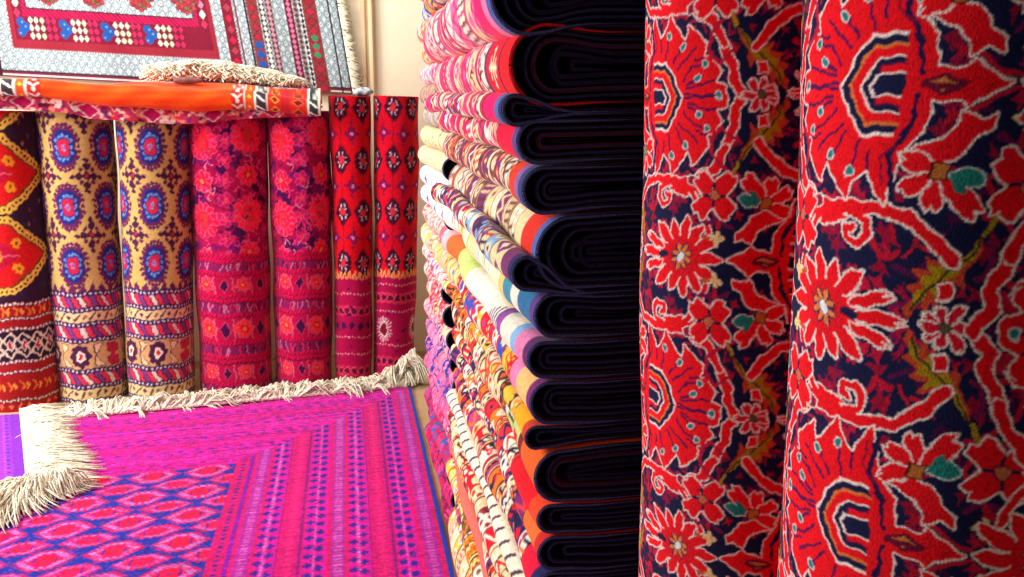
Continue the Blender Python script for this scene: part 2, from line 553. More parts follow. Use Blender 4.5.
# ------------------------------------------------------------------ a rug rolled up and stood on end
def make_roll(name, label, group, base, r, H, colf, face, n_dense, zdense, dz, lean=(0, 0), n_sparse=90, half=1.75, seed=0,
              squash=0.03, cord=M_CORD, back=M_NAVY, pile=M_PILE, turns=5, wob=0.003, taper=0.0):
    """face: world angle of the side towards the camera; colf(arc angle from the left silhouette, z) -> colour"""
    rn = np.random.RandomState(seed)
    root = empty(name, tuple(base), label, 'rolled carpet', group)
    root.rotation_euler = (lean[1], lean[0], 0)
    a_d = np.linspace(-half, half, n_dense)
    a_s = np.linspace(half, 2 * PI - half, n_sparse + 2)[1:-1]
    ang = np.concatenate([a_d, a_s, [2 * PI - half]])          # relative to face
    z_d = np.arange(zdense[0], zdense[1], dz)
    z = np.unique(np.concatenate([np.linspace(0, zdense[0], max(4, int(zdense[0] / .006))), z_d, np.linspace(zdense[1], H, max(2, int((H - zdense[1]) / .004)))]))
    p = rn.uniform(0, 6.28, 6)

    def rad(a, z):
        return r * (1 + taper * z / H) * (1 + squash * np.cos(2 * a + p[0])) + wob * np.sin(3 * z + p[1] + a) + wob * .6 * np.sin(11 * z + 2 * a + p[2]) \
            + wob * .4 * np.sin(17 * z - 3 * a + p[3])
    A, Z = np.meshgrid(ang, z)
    seam = 2 * PI - half
    R = rad(A, Z) - 0.007 * np.clip((A + half) / (2 * PI), 0, 1)
    w_ = face + A
    P = np.stack([R * np.cos(w_), R * np.sin(w_), Z], -1)
    arc = A + PI / 2                      # 0 at the left silhouette as seen from the camera
    C = colf(arc, Z)
    m = MB()
    m.grid(P, C)
    # turned-in thickness of the outer turn
    n_c = 60
    t = 0.009
    th = np.linspace(0, 2 * PI, n_c)
    zz = np.linspace(0, H, 40)
    TH, ZZ = np.meshgrid(th, zz)
    Ri = rad(TH - half, ZZ) - 0.007 * TH / (2 * PI)
    wA = face - half + TH
    Pin = np.stack([(Ri - t) * np.cos(wA), (Ri - t) * np.sin(wA), ZZ], -1)
    Pou = np.stack([Ri * np.cos(wA), Ri * np.sin(wA), ZZ], -1)
    dark = s2l((30, 14, 30))
    m.grid(Pin, dark, flip=True)
    m.grid(np.stack([Pou[-1], Pin[-1]], 0), C[-1].mean(0) * .8)
    m.grid(np.stack([Pou[0], Pin[0]], 0), dark)
    for e in (0, -1):
        m.grid(np.stack([Pou[:, e], Pin[:, e]], 0), dark)
    m.build('pile_face', pile, root)
    # inner turns
    g = MB()
    N = 26 * turns
    th = np.linspace(0, 2 * PI * turns, N)
    rc = (r * (1 - squash) - 0.007 - wob * 2 - t - 0.002) - (t + 0.0035) * th / (2 * PI)
    rc = np.maximum(rc, 0.02)
    wA = face - half + th
    top = H - 0.004 - 0.004 * (1 + np.sin(th * 1.3 + p[4])) * .5
    for (ra, fl) in ((rc, False), (rc - t, True)):
        bot = np.stack([ra * np.cos(wA), ra * np.sin(wA), 0 * ra + 0.002], -1)
        tp = np.stack([ra * np.cos(wA), ra * np.sin(wA), top], -1)
        g.grid(np.stack([bot, tp], 0), flip=fl)
    o1 = np.stack([rc * np.cos(wA), rc * np.sin(wA), top], -1)
    o2 = np.stack([(rc - t) * np.cos(wA), (rc - t) * np.sin(wA), top], -1)
    g.grid(np.stack([o1, o2], 0))
    g.build('inner_turns', back, root, False)
    # selvage cord round the upper edge
    th = np.linspace(0, 2 * PI, 90)
    Rr = rad(th - half, H) - 0.007 * th / (2 * PI) - t / 2
    wA = face - half + th
    c = MB()
    c.tube(np.stack([Rr * np.cos(wA), Rr * np.sin(wA), 0 * th + H], -1), t * .55 + 0.0008 * np.sin(th * 60), 6)
    c.build('selvage', cord, root, False)
    return root


def face_angle(b):
    return math.atan2(-b[1], -b[0])


HER = herati()
uB = 0.978e-3
rB = 0.162

# roll B (nearest) and roll A beside it
for (nm, lab, px, dep, ph, vy, leanx, sd) in (
        ('rolled_carpet', 'large red and navy floral carpet rolled upright, nearest the camera at the right edge', 972, 0.88, 1.25, 83, -0.011, 1),
        ('rolled_carpet', 'red and navy floral carpet roll standing between the folded rugs and the nearest roll', 764, 1.25, 1.24, 93, -0.025, 2)):
    ax = at_depth(px, 288, dep)
    base = np.array([ax[0] - math.tan(leanx) * ax[2], ax[1], 0.0])
    # height of the palmette axis on the facing surface
    d = ray(px - 80, vy)
    hor = math.hypot(ax[0], ax[1]) - rB * .8
    zpal = CAMZ + d[2] * hor / math.hypot(d[0], d[1])
    upr = rB / uB

    def colf(arc, Z, ph=ph, zpal=zpal, upr=upr, turned=sd == 2):
        u = (arc - ph) * upr if not turned else 65 - arc * upr
        v = (zpal - Z) / uB / 1.02
        # hand-knotted unevenness of the drawing
        u, v = (u + 1.0 * np.sin(v * .17 + 1.3 * np.sin(u * .05)) + .7 * np.sin(v * .41 + u * .13) + 3 * np.sin(v * .021),
                v + .9 * np.sin(u * .19 + 1.1 * np.sin(v * .06)) + .6 * np.sin(u * .37 - v * .11))
        return HER.smooth(u, v)
    pxm = dep / F
    make_roll(nm, lab, 'two big red and navy floral carpet rolls', base, rB, 1.95, colf, face_angle(ax), int(rB * 3.5 / pxm / 1.15),
              (CAMZ - 0.66 * dep, CAMZ + 0.15 * dep), pxm * 1.2, lean=(leanx, 0), seed=sd)


# ------------------------------------------------------------------ canvases of the rolls at the back (unit cm, y up from the floor)
def dots_row(c, y, h, bg, dot, step, x0, x1, r=None):
    c.bands([(y, y + h, bg)])
    x = x0
    while x < x1:
        c.ell(x, y + h / 2, (r or h * .28), (r or h * .28), dot)
        x += step


def beige_canvas(seed, offs):
    bg = (206, 170, 100)
    c = Cv(0, 116, 0, 150, 0.38, bg, (True, False))
    dk, blue, lb, red, pur = (74, 30, 66), (34, 42, 120), (104, 140, 205), (196, 36, 70), (104, 34, 84)
    n = 6
    px = 116 / n
    y = 70
    row = 0
    while y < 150:
        for k in range(n):
            cx = offs + k * px
            for a in range(24):
                A = a * PI / 12
                c.ell(cx + 7.0 * math.cos(A), y + 10.6 * math.sin(A), .9, 1.1, pur)
            c.ell(cx, y, 6.0, 9.4, pur, p=2.6)
            c.ell(cx, y, 5.2, 8.2, blue, p=2.4)
            for a in range(12):
                A = a * PI / 6
                c.ell(cx + 3.6 * math.cos(A), y + 5.6 * math.sin(A), .8, 1.0, lb)
            c.ell(cx, y, 3.3, 5.0, (100, 130, 200), p=3)
            c.ell(cx, y, 2.7, 4.0, red, .5, blue, p=3)
            c.ell(cx, y, 1.0, 1.7, lb)
            c.ell(cx, y, .5, .8, red)
        for k in range(n):
            cx = offs + (k + .5) * px
            yy = y + 14
            c.ell(cx, yy, 2.4, 2.6, dk, p=1)
            for dx, dy, q in ((3.4, 0, 1.9), (-3.4, 0, 1.9), (0, 4.4, 2.1), (0, -4.4, 2.1), (6.2, 0, 1.3), (-6.2, 0, 1.3), (0, 7.4, 1.3), (0, -7.4, 1.3), (3, 3, 1.2), (-3, 3, 1.2), (3, -3, 1.2), (-3, -3, 1.2)):
                c.ell(cx + dx, yy + dy, q, q, pur if abs(dx) > 1 and abs(dy) > 1 else dk, p=1.4)
            c.ell(cx, yy, .9, .9, red)
        y += 28
        row += 1
    # lower bands
    c.bands([(0, 57, bg)])
    x = 0
    while x < 116:
        c.poly([(x, 56.5), (x + 2.4, 61), (x + 4.8, 56.5)], pur)
        x += 4.83

    def zig(y0, h):
        X = 0
        c.bands([(y0, y0 + h, (226, 196, 146))])
        k = 0
        while X < 116:
            c.line([(X, y0 + h * .2), (X + 2.4, y0 + h * .8)], 1.1, (96, 60, 60))
            c.ell(X + 4.5, y0 + h / 2, 1.3, h * .28, (150, 100, 60) if k % 2 else (96, 44, 70), p=1)
            X += 7.25
            k += 1

    def diag(y0, h):
        c.bands([(y0, y0 + h, dk)])
        X = -3
        k = 0
        while X < 119:
            col = [(222, 50, 80), (236, 200, 190), (222, 50, 80), (120, 60, 130)][k % 4]
            c.poly([(X, y0 + h), (X + 2.2, y0 + h), (X + 5.2, y0), (X + 3, y0)], col)
            X += 2.9
            k += 1

    def dr(y0):
        dots_row(c, y0, 2.6, (62, 34, 84), (220, 200, 210), 2.32, 0, 116, .55)
    dr(0.5); zig(3.1, 5.0); dr(8.1); diag(10.7, 5.2); dr(15.9)
    c.bands([(18.5, 31.5, (206, 160, 110))])
    for k in range(7):
        cx = offs + k * 116 / 7
        yy = 25
        if k % 2 == 0:
            for a in range(8):
                A = a * PI / 4
                c.ell(cx + 3.6 * math.cos(A), yy + 4.4 * math.sin(A), 1.7, 1.9, dk)
            c.ell(cx, yy, 3.3, 4.0, dk)
            c.ell(cx, yy, 2.2, 2.8, (240, 220, 200))
            c.ell(cx, yy, 1.1, 1.4, red)
        else:
            for q in (-1, 1):
                c.ell(cx - 1.4, yy + 3.3 * q, 2.0, 2.2, red, .4, dk)
                c.ell(cx + 1.4, yy + 3.3 * q, 2.0, 2.2, red, .4, dk)
            c.ell(cx, yy, 1.2, 3.6, red)
        cx += 116 / 14
        c.line([(cx - 1.2, 19.5), (cx - 1.2, 30.5)], .7, dk)
        c.poly([(cx - 1, 19.5), (cx + 3, 19.5), (cx - 1, 24.5)], (230, 200, 150), .4, dk)
        c.poly([(cx - 1, 30.5), (cx + 3, 30.5), (cx - 1, 25.5)], (230, 200, 150), .4, dk)
    dr(31.5); diag(34.1, 5.4); dr(39.5); zig(42.1, 4.6); dr(46.7); diag(49.3, 5.0); dr(54.3)
    return c.finish(seed, .14)


def crimson_canvas(seed, offs):
    bg = (156, 6, 66)
    c = Cv(0, 112, 0, 150, 0.38, bg, (True, False))
    rnd = random.Random(seed)
    red, pink, dk, pur = (250, 18, 62), (236, 50, 120), (66, 8, 66), (110, 14, 92)
    for k in range(520):
        x, y, r = rnd.uniform(0, 112), rnd.uniform(60, 150), rnd.uniform(1.2, 3.6)
        c.ell(x, y, r, r * rnd.uniform(.6, 1.3), rnd.choice([dk, pur, dk, (170, 14, 70)]), p=rnd.choice([1, 2]))
    for k in range(180):
        x, y = rnd.uniform(0, 112), rnd.uniform(60, 150)
        a = rnd.uniform(0, 6.28)
        c.line([(x, y), (x + 3 * math.cos(a), y + 3 * math.sin(a)), (x + 4.5 * math.cos(a + .8), y + 4.5 * math.sin(a + .8))], .6, rnd.choice([pink, (190, 20, 80), (214, 120, 150)]))

    def flower(cx, cy, R, n, col, cen):
        for i in range(n):
            c.petal(cx, cy, i * 360 / n + 10, R * .15, R, R * .55, col, .35, (200, 90, 130))
        c.ell(cx, cy, R * .42, R * .42, (210, 14, 50))
        c.ell(cx, cy, R * .2, R * .2, cen)
    n = 5
    for k in range(n):
        cx = offs + k * 112 / n
        y = 70 + (k % 2) * 4
        i = 0
        while y < 155:
            if i % 2 == 0:
                flower(cx, y, 5.4, 8, red, (230, 120, 60))
            else:
                c.ell(cx, y, 5.0, 6.8, red, .5, (205, 60, 120))
                for a in range(14):
                    A = a * 2 * PI / 14
                    c.petal(cx, y, math.degrees(A), 4.4, 8.0, 2.5, red, .3, (205, 80, 120), 1, 1.12)
                for dx in (-1.6, -.5, .6, 1.7):
                    c.line([(cx + dx, y - 3.4), (cx + dx, y + 3.2)], .45, (110, 70, 30))
            y += 19
            i += 1
        cx += 56 / n
        y = 62 + (k % 2) * 3
        while y < 155:
            for j in range(5):
                A = j * 1.256
                c.ell(cx + 2.4 * math.cos(A), y + 2.4 * math.sin(A), 1.1, 1.2, (190, 10, 84), .35, (216, 60, 130))
            c.ell(cx, y, 1.2, 1.2, (225, 60, 80))
            y += 9.5

    for k in range(420):
        x, y = rnd.uniform(0, 112), rnd.uniform(60, 150)
        a = rnd.uniform(0, 6.28)
        c.line([(x, y), (x + 1.8 * math.cos(a), y + 1.8 * math.sin(a)), (x + 2.8 * math.cos(a + 1), y + 2.8 * math.sin(a + 1))], .45, rnd.choice([(140, 6, 70), dk, (230, 60, 130), (200, 10, 60)]))

    def ridge(y0):
        c.bands([(y0, y0 + 2.4, (212, 8, 72)), (y0, y0 + .5, (110, 6, 60))])
        X = 0
        while X < 112:
            c.line([(X, y0 + .5), (X + 1.2, y0 + 1.9)], .6, (120, 10, 60))
            X += 2.0

    def fl(y0, h, big):
        c.bands([(y0, y0 + h, (180, 6, 66))])
        X = offs
        k = 0
        st = 112 / 12
        while X < offs + 111:
            if k % 2 == 0:
                flower(X, y0 + h / 2, h * .42, 8, (245, 50, 50) if big else (240, 40, 60), (240, 130, 50))
            else:
                c.ell(X, y0 + h / 2, h * .25, h * .35, dk, .4, (210, 70, 110), p=1)
            c.line([(X + st / 2, y0 + .5), (X + st / 2 - 1, y0 + h - .5)], .6, (214, 90, 120))
            X += st
            k += 1

    def spk(y0, h):
        c.bands([(y0, y0 + h, (130, 24, 84))])
        for k in range(60):
            x = rnd.uniform(0, 112)
            c.line([(x, y0 + .5), (x + rnd.uniform(-2, 2), y0 + h - .5)], .6, rnd.choice([(200, 110, 150), (60, 10, 60), (226, 40, 80)]))
    c.bands([(0, 66, (190, 10, 58))])
    y = 1
    for kind, h in (('s', 4), ('r', 0), ('f', 9), ('r', 0), ('r', 0), ('s', 5), ('r', 0), ('F', 12), ('r', 0), ('s', 5), ('r', 0), ('r', 0), ('f', 9), ('r', 0), ('s', 4), ('r', 0), ('r', 0)):
        if kind == 'r':
            ridge(y); y += 2.4
        elif kind == 's':
            spk(y, h); y += h
        else:
            fl(y, h, kind == 'F'); y += h
    return c.finish(seed, .14)


def bokhara_canvas(seed, circ, ncol, offs, bright, bandtype):
    c = Cv(0, circ, 0, 152, 0.36, bright, (True, False))
    px = circ / ncol
    dk, wh = (66, 6, 40), (214, 190, 204)
    for k in range(ncol):
        cx = offs + k * px
        c.line([(cx, 58), (cx, 152)], .5, (150, 8, 40))
        y = 66
        while y < 156:
            c.ell(cx, y, 4.2, 6.6, dk, .6, (120, 10, 40), p=1.35)
            c.ell(cx, y, 3.1, 5.3, wh, p=1.15)
            c.line([(cx - 3.4, y), (cx + 3.4, y)], 2.2, dk)
            c.line([(cx, y - 5), (cx, y + 5)], 1.7, dk)
            c.ell(cx, y, 1.5, 2.0, (214, 40, 60), .4, dk)
            for a in (-1, 1):
                for b in (-1, 1):
                    c.ell(cx + a * 1.8, y + b * 2.4, .5, .8, dk)
            y += 26
        cx += px / 2
        y = 79
        while y < 156:
            c.ell(cx, y, 2.6, 3.6, (132, 12, 70), .4, (90, 10, 60), p=1)
            for dx, dy in ((3.4, 0), (-3.4, 0), (0, 4.9), (0, -4.9)):
                c.ell(cx + dx, y + dy, .9, 1.1, (120, 12, 80), p=1)
            c.ell(cx, y, .8, 1.0, (214, 120, 190))
            y += 26
    base = (164, 6, 70)
    c.bands([(0, 58, base)])
    rnd = random.Random(seed)
    X = 0
    while X < circ:
        for yb in ((58, 1) if bandtype == 0 else (58,)):
            c.line([(X, yb), (X + .9, yb + 3.6), (X + 1.8, yb)], .7, (232, 160, 100))
        X += circ / round(circ / 2.8)
    if bandtype == 0:
        rows = [(8, 'o'), (18, 'd'), (27, 'd'), (33, 'x'), (40, 'o'), (50, 'd')]
    else:
        rows = [(6, 'd'), (12, 'o'), (22, 'd'), (30, 'M'), (40, 'd'), (46, 'o'), (54, 'd')]
    for y0, k in rows:
        X = 0
        if k == 'd':
            st = circ / round(circ / 1.9)
            while X < circ:
                c.ell(X, y0, .5, .5, (232, 150, 160))
                X += st
        elif k == 'o':
            st = circ / round(circ / 4)
            while X < circ:
                c.ell(X, y0 + 1, 1.6, 1.6, (90, 10, 60), .5, (224, 60, 80))
                X += st
            c.bands([(y0 - 1.6, y0 - 1.1, (214, 50, 90)), (y0 + 3.1, y0 + 3.6, (214, 50, 90))])
        elif k == 'x':
            st = circ / round(circ / 5)
            while X < circ:
                c.ell(X, y0, 1.9, 2.4, (50, 16, 70), p=1)
                X += st
        else:
            for q in range(ncol // 2):
                cx = offs + (2 * q + .5) * px
                for a in range(20):
                    A = a * PI / 10
                    c.line([(cx + 3 * math.cos(A), y0 + 4.2 * math.sin(A)), (cx + 5 * math.cos(A), y0 + 6.6 * math.sin(A))], .5, (222, 190, 200))
                c.ell(cx, y0, 2.5, 3.7, (120, 10, 40), .5, (226, 200, 205), p=1.4)
    for k in range(90):
        x, y = rnd.uniform(0, circ), rnd.uniform(3, 56)
        c.ell(x, y, rnd.uniform(.6, 1.6), .8, rnd.choice([(84, 12, 70), (180, 14, 66), (60, 14, 70)]), p=1)
    return c.finish(seed, .14)


def hex_canvas():
    c = Cv(0, 126, 0, 150, 0.4, (52, 24, 50), (True, False))
    rnd = random.Random(2)
    for k in range(380):
        x, y = rnd.uniform(0, 126), rnd.uniform(56, 150)
        c.ell(x, y, .7, 1.5, rnd.choice([(36, 50, 90), (110, 60, 70), (150, 110, 90)]), p=1)
    for k in range(2):
        for j in range(4):
            cx = 26 + k * 63
            cy = 76 + j * 38
            hx = [(cx - 30, cy), (cx - 7, cy + 18.5), (cx + 7, cy + 18.5), (cx + 30, cy), (cx + 7, cy - 18.5), (cx - 7, cy - 18.5)]

            def sc(q): return [(cx + (x - cx) * q, cy + (y - cy) * q) for x, y in hx]
            c.poly(sc(1), (238, 190, 80))
            m = 14
            for i in range(6):
                a, b = hx[i], hx[(i + 1) % 6]
                L = math.hypot(b[0] - a[0], b[1] - a[1])
                nn = max(3, int(L / 2.6))
                for q in range(nn):
                    t = (q + .5) / nn
                    x, y = a[0] + (b[0] - a[0]) * t, a[1] + (b[1] - a[1]) * t
                    x, y = cx + (x - cx) * .91, cy + (y - cy) * .91
                    c.ell(x, y, .8, .9, (40, 20, 30), p=1)
            c.poly(sc(.83), (120, 60, 30))
            c.poly(sc(.77), (214, 26, 30))
            c.poly(sc(.34), (190, 20, 60))
            for dx, dy in ((9, 6), (-9, 6), (9, -6), (-9, -6), (0, 0)):
                for a in range(6):
                    A = a * PI / 3
                    c.ell(cx + dx + 1.7 * math.cos(A), cy + dy + 1.7 * math.sin(A), 1, 1, (244, 160, 40))
                c.ell(cx + dx, cy + dy, .8, .8, (150, 20, 30))
            c.line([(cx - 10, cy), (cx + 10, cy)], 1.0, (240, 90, 110))
    c.bands([(0, 54, (164, 26, 30))])
    for y0 in (6, 20, 25, 41, 46, 53):
        X = 0
        c.bands([(y0 - .9, y0 + .9, (90, 16, 34))])
        while X < 126:
            c.ell(X, y0, .75, .6, (240, 215, 205))
            X += 2.1
    c.bands([(26, 40, (40, 26, 44))])
    X = 0
    while X < 126:
        c.line([(X, 27), (X + 6.5, 33), (X, 39)], .9, (226, 205, 180))
        c.line([(X + 7, 27), (X + .5, 33), (X + 7, 39)], .9, (226, 205, 180))
        c.ell(X + 7, 33, 1.7, 2.4, (180, 30, 60), .5, (235, 215, 200), p=1)
        X += 7
    for y0 in (13, 49.5):
        X = 0
        while X < 126:
            c.line([(X, y0 - 2), (X + 1.6, y0), (X, y0 + 2)], .9, (235, 120, 40))
            c.ell(X + 3.2, y0, .8, 1.8, (240, 150, 60))
            X += 6.3
    for y0 in (3,):
        X = 0
        while X < 126:
            c.ell(X, y0, 1.4, 1.4, (236, 110, 90), p=1)
            X += 5
    return c.finish(5, .14)


CR1 = hex_canvas()
CR2 = beige_canvas(11, 23)
CR3 = beige_canvas(12, 26.7)
CR4 = crimson_canvas(13, 14)
CR5 = crimson_canvas(14, 17)
CR6 = bokhara_canvas(15, 66, 6, 11.5, (212, 6, 28), 0)
CR7 = bokhara_canvas(16, 76, 7, 6.5, (208, 4, 34), 1)
ROWG = 'rolled carpets standing in a row against the wall'
rolls = [  # label, base px x, base px y, top px x, width px, canvas, circumference
    ('rolled carpet with yellow-edged red hexagons on dark ground, cut off by the left frame edge', 24, 412, -5, 72, CR1, M_CORDR, 1.42),
    ('tan carpet roll with blue medallions, the left one of two, next to the hexagon roll', 97, 404, 73, 68, CR2, M_CORDW, 1.42),
    ('tan carpet roll with blue medallions, the right one of two, next to the crimson rolls', 164, 401, 153, 65, CR3, M_CORDW, 1.42),
    ('crimson floral carpet roll, the wider one directly right of the tan rolls', 237, 396, 228, 69, CR4, M_CORDR, 1.42),
    ('crimson floral carpet roll, the second one, left of the two thin red rolls', 305, 391, 299, 59, CR5, M_CORDR, 1.42),
    ('thin bright red carpet roll with white-cross lozenges, the left and slimmer of the pair', 355, 388, 350, 38, CR6, M_CORDR, 1.49),
    ('thin red carpet roll with lozenges and a rayed white medallion, nearest the folded rug stack', 395, 386, 396.5, 41, CR7, M_CORDR, 1.49),
]
ROW_Y = []
for i, (lab, bx, by, tx, wpx, cv, cord, H) in enumerate(rolls):
    fr = at_z(bx, by)                     # front foot
    dep = (fr - CP) @ FWD
    r = wpx / 2 * dep / F
    hd = fr[:2] / np.linalg.norm(fr[:2])
    base = np.array([fr[0] + hd[0] * r, fr[1] + hd[1] * r, 0.0])
    top = at_y(tx, 105, base[1])
    lean = math.atan((top[0] - base[0]) / H)
    wid = cv.x1 - cv.x0

    def colf(arc, Z, cv=cv, wid=wid):
        x, y = arc / (2 * PI) * wid, Z * 100.0
        # uneven knotting
        return cv.smooth(x + .35 * np.sin(y * .9 + 1.5 * np.sin(x * .3)) + .25 * np.sin(y * 2.1 - x), y + .4 * np.sin(x * .35) + .25 * np.sin(x * 1.7 + y * .6))
    make_roll('rolled_carpet', lab, ROWG, base, r, H, colf, face_angle(base), int(r * 3.5 / 0.0047), (0.004, H - .004), 0.0052,
              lean=(lean, 0), seed=20 + i, cord=cord, back=M_MAROON, wob=0.004, taper=0.07)
    ROW_Y.append(base[1])

# ------------------------------------------------------------------ the setting
WALL_Y = 5.25
fl = MB()
gx, gy = np.meshgrid(np.linspace(-4.2, 2.2, 12), np.linspace(-1.5, WALL_Y, 12))
fl.grid(np.stack([gx, gy, gx * 0], -1))
tag(fl.build('floor', M_FLOOR, None, False), 'sandy stone floor showing at the foot of the rolls', kind='structure')
o = bevel_box('wall_back', -4.2, 2.35, WALL_Y, WALL_Y + .15, 0, 3.3, M_WALL, bev=0)
tag(o, 'cream plastered wall behind the rolls', kind='structure')
o = bevel_box('wall_right', 2.2, 2.35, -1.5, WALL_Y, 0, 3.3, M_WALL, bev=0)
tag(o, 'cream plastered wall behind the stacks', kind='structure')
xa, xb = at_y(361, 50, WALL_Y)[0], at_y(366, 50, WALL_Y)[0]
o = bevel_box('trim_1', xa, xb, WALL_Y - .02, WALL_Y, 0, 3.3, M_TRIM, bev=.004)
tag(o, 'thin painted vertical strip on the cream wall', kind='structure')
xa, xb = at_y(369, 50, WALL_Y)[0], at_y(374, 50, WALL_Y)[0]
o = bevel_box('trim_2', xa, xb, WALL_Y - .035, WALL_Y, 0, 3.3, M_TRIM, bev=.008)
tag(o, 'second painted vertical strip on the cream wall', kind='structure')


# ------------------------------------------------------------------ fringe
def fringe(name, parent, roots, dirs, length, n, seed, spread=.35, thick=.0024, lift=.012, curl=.3, ground=0.004, mat=M_FRINGE, clump=9, origin=(0, 0, 0), rootlift=0, k=4):
    """roots: polyline (m,3); dirs: (m,3) outward directions; cotton strands gathered in clumps"""
    rn = np.random.RandomState(seed)
    roots, dirs = np.array(roots, float), np.array(dirs, float)
    m = len(roots)
    mb = MB()
    nc = max(1, n // clump)
    length = np.broadcast_to(length, (m,))
    for ci in range(nc):
        tc = (ci + rn.rand()) / nc * (m - 1)
        cdir = rn.standard_normal() * spread
        ccurl = rn.standard_normal() * curl
        clen = rn.uniform(.7, 1.15)
        clift = rn.uniform(.3, 1.2)
        for s in range(clump):
            t = np.clip(tc + rn.standard_normal() * (m - 1) / nc * .45, 0, m - 1.001)
            i = int(t)
            f = t - i
            p = roots[i] * (1 - f) + roots[i + 1] * f
            d = dirs[i] * (1 - f) + dirs[i + 1] * f
            d = d / np.linalg.norm(d)
            L = (length[i] * (1 - f) + length[i + 1] * f) * clen * rn.uniform(.8, 1.1)
            a = cdir + rn.standard_normal() * .12
            side = np.array([-d[1], d[0], 0])
            ns = 7
            pts = [p + np.array([0, 0, rn.uniform(0, rootlift)])]
            q = pts[0].copy()
            for j in range(1, ns):
                a += (ccurl + rn.standard_normal() * .18) / ns * 2
                h = d * math.cos(a) + side * math.sin(a)
                q = q + h * L / (ns - 1)
                u = j / (ns - 1)
                qq = q.copy()
                qq[2] = max(ground, p[2] * (1 - u) + ground * u + lift * clift * math.sin(PI * min(1, u * 1.1)) * rn.uniform(.5, 1.3))
                pts.append(qq)
            mb.tube(np.array(pts) - np.array(origin), np.linspace(thick, thick * .6, ns) * rn.uniform(.8, 1.3), k)
    o = mb.build(name, mat, parent, False)
    tag(o, 'cream cotton fringe', kind='stuff')
    return o


# ------------------------------------------------------------------ magenta carpet on the floor
HZ = 0.014
bl = at_z(66, 418, HZ)
br = at_z(416, 386, HZ)
XR = 0.284
ybk = lambda x: bl[1] + (br[1] - bl[1]) * (x - bl[0]) / (br[0] - bl[0])
fy = 0.9
XL = bl[0] - .02


def magenta_canvas():
    # x measured leftwards from the right selvage, y measured from the back end towards the camera (cm)
    W, D = 250.0, 370.0
    mg = (206, 0, 150)
    c = Cv(0, W, 0, D, 0.55, mg)
    X, Y = c.grids()
    d1 = X
    d2 = Y * 0.98
    d = np.minimum(d1, d2)
    side = d1 < d2
    t = np.where(side, Y, X)               # along the border
    BW = 77.5
    pinkr, blu, pale, pur, red = (214, 4, 92), (40, 26, 146), (206, 84, 200), (130, 6, 124), (220, 6, 70)

    def band(a, b, col, mask=None):
        k = (d >= a) & (d < b)
        if mask is not None: k &= mask
        c.a[k] = col
    for a in (3, 33.5, 64):                # pale speckled guard stripes
        band(a, a + 5, (170, 30, 150))
        band(a + 1.2, a + 3.8, (196, 90, 190), ((t * 1.0).astype(int) % 2 == 0))
        band(a - 1.2, a, red); band(a + 5, a + 6.2, pinkr)
    for a in (18.2, 48.8):                 # red centre stripes with small lozenges
        band(a, a + 6.0, (198, 0, 112))
        tt = t % 3.4
        band(a + 1.0, a + 5.0, (226, 26, 118), (np.abs(tt - 1.7) / 1.7 + np.abs(d - a - 3) / 2.2) < .95)
        band(a - 1, a, pur); band(a + 6, a + 7, pur)
    for a in (10.5, 26.2, 41.0, 57.0):     # paired rows of blue crosses
        for o_ in (0, 3.4):
            cx = a + o_ + 1.2
            tt = (t + (2 if o_ else 0)) % 6.2
            k1 = (np.abs(d - cx) < .75) & (np.abs(tt - 3.1) < 1.9)
            k2 = (np.abs(d - cx) < 1.5) & (np.abs(tt - 3.1) < .85)
            k = (k1 | k2) & (d < BW)
            c.a[k] = blu
        k = (np.abs(d - (a + 2.9)) < .3) & ((t % 1.6) < .8)
        c.a[k] = (220, 110, 200)
        band(a - 1.8, a - 1.3, pinkr); band(a + 6.2, a + 6.7, pinkr)
    band(70.5, 72, (120, 10, 160)); band(72, 77.5, (200, 0, 100))
    band(73.9, 75.3, blu, (t % 3 < 1.4))
    # the end border is worn and blurred by its weave
    rr_ = np.random.RandomState(8)
    nz = np.repeat(rr_.standard_normal((c.ny, c.nx // 4 + 1)), 4, 1)[:, :c.nx]
    endb = (~side) & (d < BW)
    blurred = .38 * c.a + .62 * np.array(mg) + nz[..., None] * np.array([26, 14, 26])
    c.a[endb] = blurred[endb]
    # field of guls
    fld = d >= BW
    c.a[fld] = (16, 40, 150)
    px, py = 20.5, 21.0
    for (ox, oy, big) in ((0, 0, 1), (px / 2, py / 2, 0)):
        u = (X - BW + ox) % px - px / 2
        v = (Y - 73 + oy) % py - py / 2
        rx, ry = (9.3, 6.6) if big else (9.3, 4.6)
        hexd = np.maximum(np.abs(v) / ry, (np.abs(u) / rx + np.abs(v) / ry * .62))
        rag = .07 * np.sign(np.sin(X * 2.6)) * np.sign(np.sin(Y * 3.1))
        for lim, col in ((1.0, (200, 4, 84)), (.82, (176, 110, 200) if big else (186, 90, 180)), (.66, (200, 6, 84)), (.40, (226, 6, 50))):
            c.a[fld & (hexd + rag < lim)] = col
        cr = (np.abs(np.abs(u) - 3.2) < .5) & (np.abs(v) < 1.9) | (np.abs(v) < .5) & (np.abs(u) < 1.2)
        c.a[fld & cr] = (120, 10, 120)
    rn = np.random.RandomState(3)
    # abrash: weft rows dyed a little differently
    c.a *= (1 + .05 * np.repeat(rn.standard_normal((c.ny, 1)), c.nx, 1))[..., None]
    m = rn.rand(c.ny, c.nx) < .16
    m &= ~fld
    c.a[m] = c.a[m] * .55 + np.array((130, 10, 110)) * .45
    m = rn.rand(c.ny, c.nx) < .07
    c.a[m] = c.a[m] * .5 + np.array((240, 60, 150)) * .5
    c.a[:, c.xs < 1.6] = (20, 60, 170)
    return c.finish(7, .19)


MG = magenta_canvas()
nx, ny = 400, 560
xs = np.linspace(XL, XR, nx)
